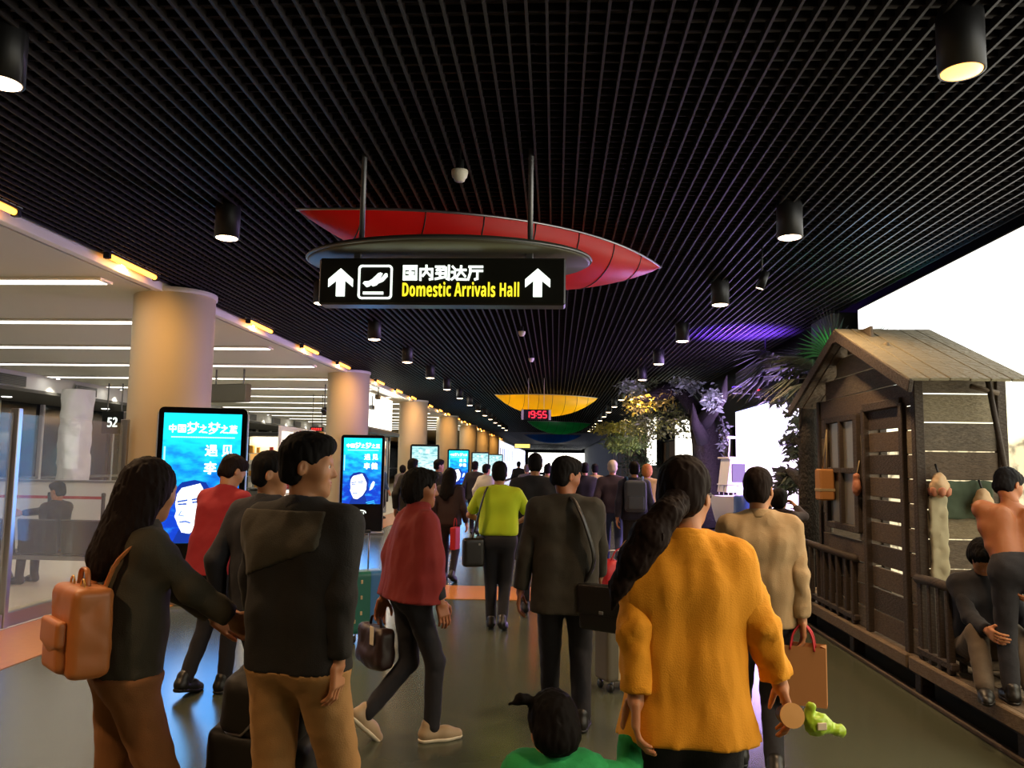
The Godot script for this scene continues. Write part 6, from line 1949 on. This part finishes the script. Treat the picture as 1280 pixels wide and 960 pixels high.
	strap(b, [Vector3(-0.08, 0.3, 0.02), Vector3(-0.03, 0.42, 0.03), Vector3(0.05, 0.42, 0.03), Vector3(0.1, 0.28, 0.02)], 0.012, M.bag_red)
	# brown handbag of the poncho woman
	b = thing("handbag", "dark brown handbag with white tag held by the poncho woman", "handbag", Vector3(-1.10, 0.40, -5.03), -0.9)
	sdf("bag", [grid([rbox(Vector3(0, 0.12, 0), Vector3(0.17, 0.12, 0.06), 0.04), ell(Vector3(0, 0.06, 0), Vector3(0.16, 0.08, 0.08), 0.04)], 0.012, [], 0.010, 10.0)], M.brown_leather, b)
	strap(b, [Vector3(-0.08, 0.21, 0), Vector3(-0.05, 0.29, 0), Vector3(0.05, 0.29, 0), Vector3(0.08, 0.21, 0)], 0.010, M.brown_leather, "handle")
	part("tag", lined(Vector3(0.05, 0.11, 0.006), Vector3(0.09, 0.2, 0.07), 0.004), M.sole_white, b)
	# shoulder bag of the suited man
	b = thing("shoulder_bag", "black shoulder bag with flap at the suited man's right hip", "shoulder bag", Vector3(0.30, 0.64, -5.02), -0.55)
	sdf("bag", [grid([rbox(Vector3(0, 0.14, 0), Vector3(0.15, 0.14, 0.05), 0.03)], 0.012, [], 0.006, 10.0)], M.black_leather, b)
	sdf("flap", [grid([rbox(Vector3(0, 0.19, 0.045), Vector3(0.152, 0.09, 0.016), 0.012)], 0.009)], M.black_leather, b)
	part("clasp", lined(Vector3(0.03, 0.02, 0.008), Vector3(0.02, 0.12, 0.064), 0.003), M.steel, b)
	var bi := b.transform.affine_inverse()
	strap(b, [Vector3(-0.14, 0.26, 0.0), bi * Vector3(0.245, 1.06, -5.04), bi * Vector3(0.19, 1.28, -5.02), bi * Vector3(0.13, 1.41, -5.07), bi * Vector3(0.10, 1.44, -5.18), bi * Vector3(0.13, 1.36, -5.36)], 0.018, M.black_leather)
	# cross-body bag of the green polo
	b = thing("cross_bag", "black cross-body bag at the green polo man's left hip", "shoulder bag", Vector3(-0.80, 0.63, -8.0), 0.3)
	sdf("bag", [grid([rbox(Vector3(0, 0.14, 0), Vector3(0.11, 0.14, 0.05), 0.03)], 0.014)], M.black_leather, b)
	part("buckle", lined(Vector3(0.02, 0.02, 0.01), Vector3(0.05, 0.22, 0.05), 0.003), M.steel, b)
	bi = b.transform.affine_inverse()
	strap(b, [Vector3(-0.02, 0.27, 0.02), bi * Vector3(-0.75, 1.14, -7.94), bi * Vector3(-0.71, 1.30, -7.96), bi * Vector3(-0.68, 1.40, -8.05), bi * Vector3(-0.68, 1.36, -8.2)], 0.02, M.black_leather)
	# grey backpack of the far man
	b = thing("backpack", "grey backpack with piped edges on the dark-suited man's back", "backpack", Vector3(1.17, 0.98, -11.82))
	sdf("bag", [grid([rbox(Vector3(0, 0.22, 0), Vector3(0.16, 0.23, 0.08), 0.06)], 0.018)], M.jean_grey, b)
	sdf("pocket", [grid([rbox(Vector3(0, 0.13, 0.07), Vector3(0.12, 0.1, 0.03), 0.025)], 0.014)], M.jean_grey, b)
	for s in [-1.0, 1.0]: strap(b, [Vector3(s * 0.1, 0.42, -0.05), Vector3(s * 0.12, 0.5, -0.16), Vector3(s * 0.14, 0.4, -0.3)], 0.018, M.steel_blue)
	# red shopping bag of the long-haired walker
	b = thing("shopping_bag", "red shopping bag held low beside the long-haired walker", "bag", Vector3(-1.36, 0.46, -11.05), 1.35)
	part("bag", lined(Vector3(0.2, 0.3, 0.08), Vector3(0, 0.16, 0), 0.01), M.bag_red, b)
	strap(b, [Vector3(-0.06, 0.32, 0), Vector3(-0.03, 0.42, 0), Vector3(0.03, 0.42, 0), Vector3(0.06, 0.32, 0)], 0.006, M.bag_red, "handle")
	# paper bag with red handles
	hexmat("kraft", "b07a48", 0.8)
	b = thing("paper_bag", "brown paper carrier bag with red handles in the beige-jacketed man's hand", "bag", Vector3(1.315, 0.42, -4.42), -0.35)
	st = S()
	var w0 := 0.115
	var dd := 0.055
	var hh := 0.30
	quad(st, Vector3(-w0, 0, dd), Vector3(w0, 0, dd), Vector3(w0, hh, dd), Vector3(-w0, hh, dd))
	quad(st, Vector3(w0, 0, -dd), Vector3(-w0, 0, -dd), Vector3(-w0, hh, -dd), Vector3(w0, hh, -dd))
	for s in [-1.0, 1.0]:
		quad(st, Vector3(s * w0, 0, dd), Vector3(s * w0, 0, 0) + Vector3(-s * 0.02, 0, 0), Vector3(s * w0 - s * 0.03, hh, 0), Vector3(s * w0, hh, dd))
		quad(st, Vector3(s * w0 - s * 0.02, 0, 0), Vector3(s * w0, 0, -dd), Vector3(s * w0, hh, -dd), Vector3(s * w0 - s * 0.03, hh, 0))
	quad(st, Vector3(-w0, 0, -dd), Vector3(w0, 0, -dd), Vector3(w0, 0, dd), Vector3(-w0, 0, dd))
	part("bag", st, M.kraft, b)
	for z in [-dd, dd]: strap(b, [Vector3(-0.06, hh - 0.02, z), Vector3(-0.045, hh + 0.06, z * 0.6), Vector3(0, hh + 0.105, z * 0.2), Vector3(0.045, hh + 0.06, z * 0.6), Vector3(0.06, hh - 0.02, z)], 0.011, M.bag_red, "handle")
	# snack held by the woman in yellow
	hexmat("wrap_green", "a8d038", 0.3)
	hexmat("cup_tan", "d8a868", 0.5)
	b = thing("paper_cup", "small tan-lidded dark cup held by the woman in yellow", "cup", Vector3(0.715, 0.905, -2.545))
	var cx := Transform3D(Basis(Vector3.RIGHT, PI / 2 - 0.25), Vector3.ZERO)
	st = S(false)
	lathe(st, [Vector2(0, -0.07), Vector2(0.026, -0.07), Vector2(0.033, 0.02), Vector2(0.031, 0.022)], 20, cx)
	part("cup", st, M.brown_leather, b)
	st = S()
	lathe(st, [Vector2(0.031, 0.018), Vector2(0.036, 0.02), Vector2(0.036, 0.027), Vector2(0, 0.028)], 20, cx)
	part("lid", st, M.cup_tan, b)
	b = thing("snack_packet", "crumpled lime green snack packet held by the woman in yellow", "packet", Vector3(0.80, 0.878, -2.56), 0.2)
	sdf("packet", [grid([ell(Vector3(0, 0.0, 0), Vector3(0.042, 0.034, 0.03)), cap(Vector3(0.03, -0.01, 0), Vector3(0.075, -0.022, 0), 0.014, 0.018, 0.02), cap(Vector3(-0.03, 0.02, 0), Vector3(-0.02, 0.05, 0), 0.012, 0.016, 0.02)], 0.005, [], 0.007, 40.0)], M.wrap_green, b)
	part("label_patch", lined(Vector3(0.03, 0.022, 0.004), Vector3(-0.002, 0.002, 0.031), 0.002), M.sole_white, b)

func _ready():
	rng.seed = 7
	wrinkle.seed = 4
	wrinkle.frequency = 1.0
	wrinkle.fractal_octaves = 3
	camera_and_air()
	materials()
	shell()
	columns_and_lamps()
	panels_right()
	deck()
	hut()
	planting()
	signs()
	kiosks()
	left_hall()
	people()
	luggage()
	var t0 := Time.get_ticks_msec()
	run_jobs()
	print("bodies ", jobs.size(), " ms ", Time.get_ticks_msec() - t0)
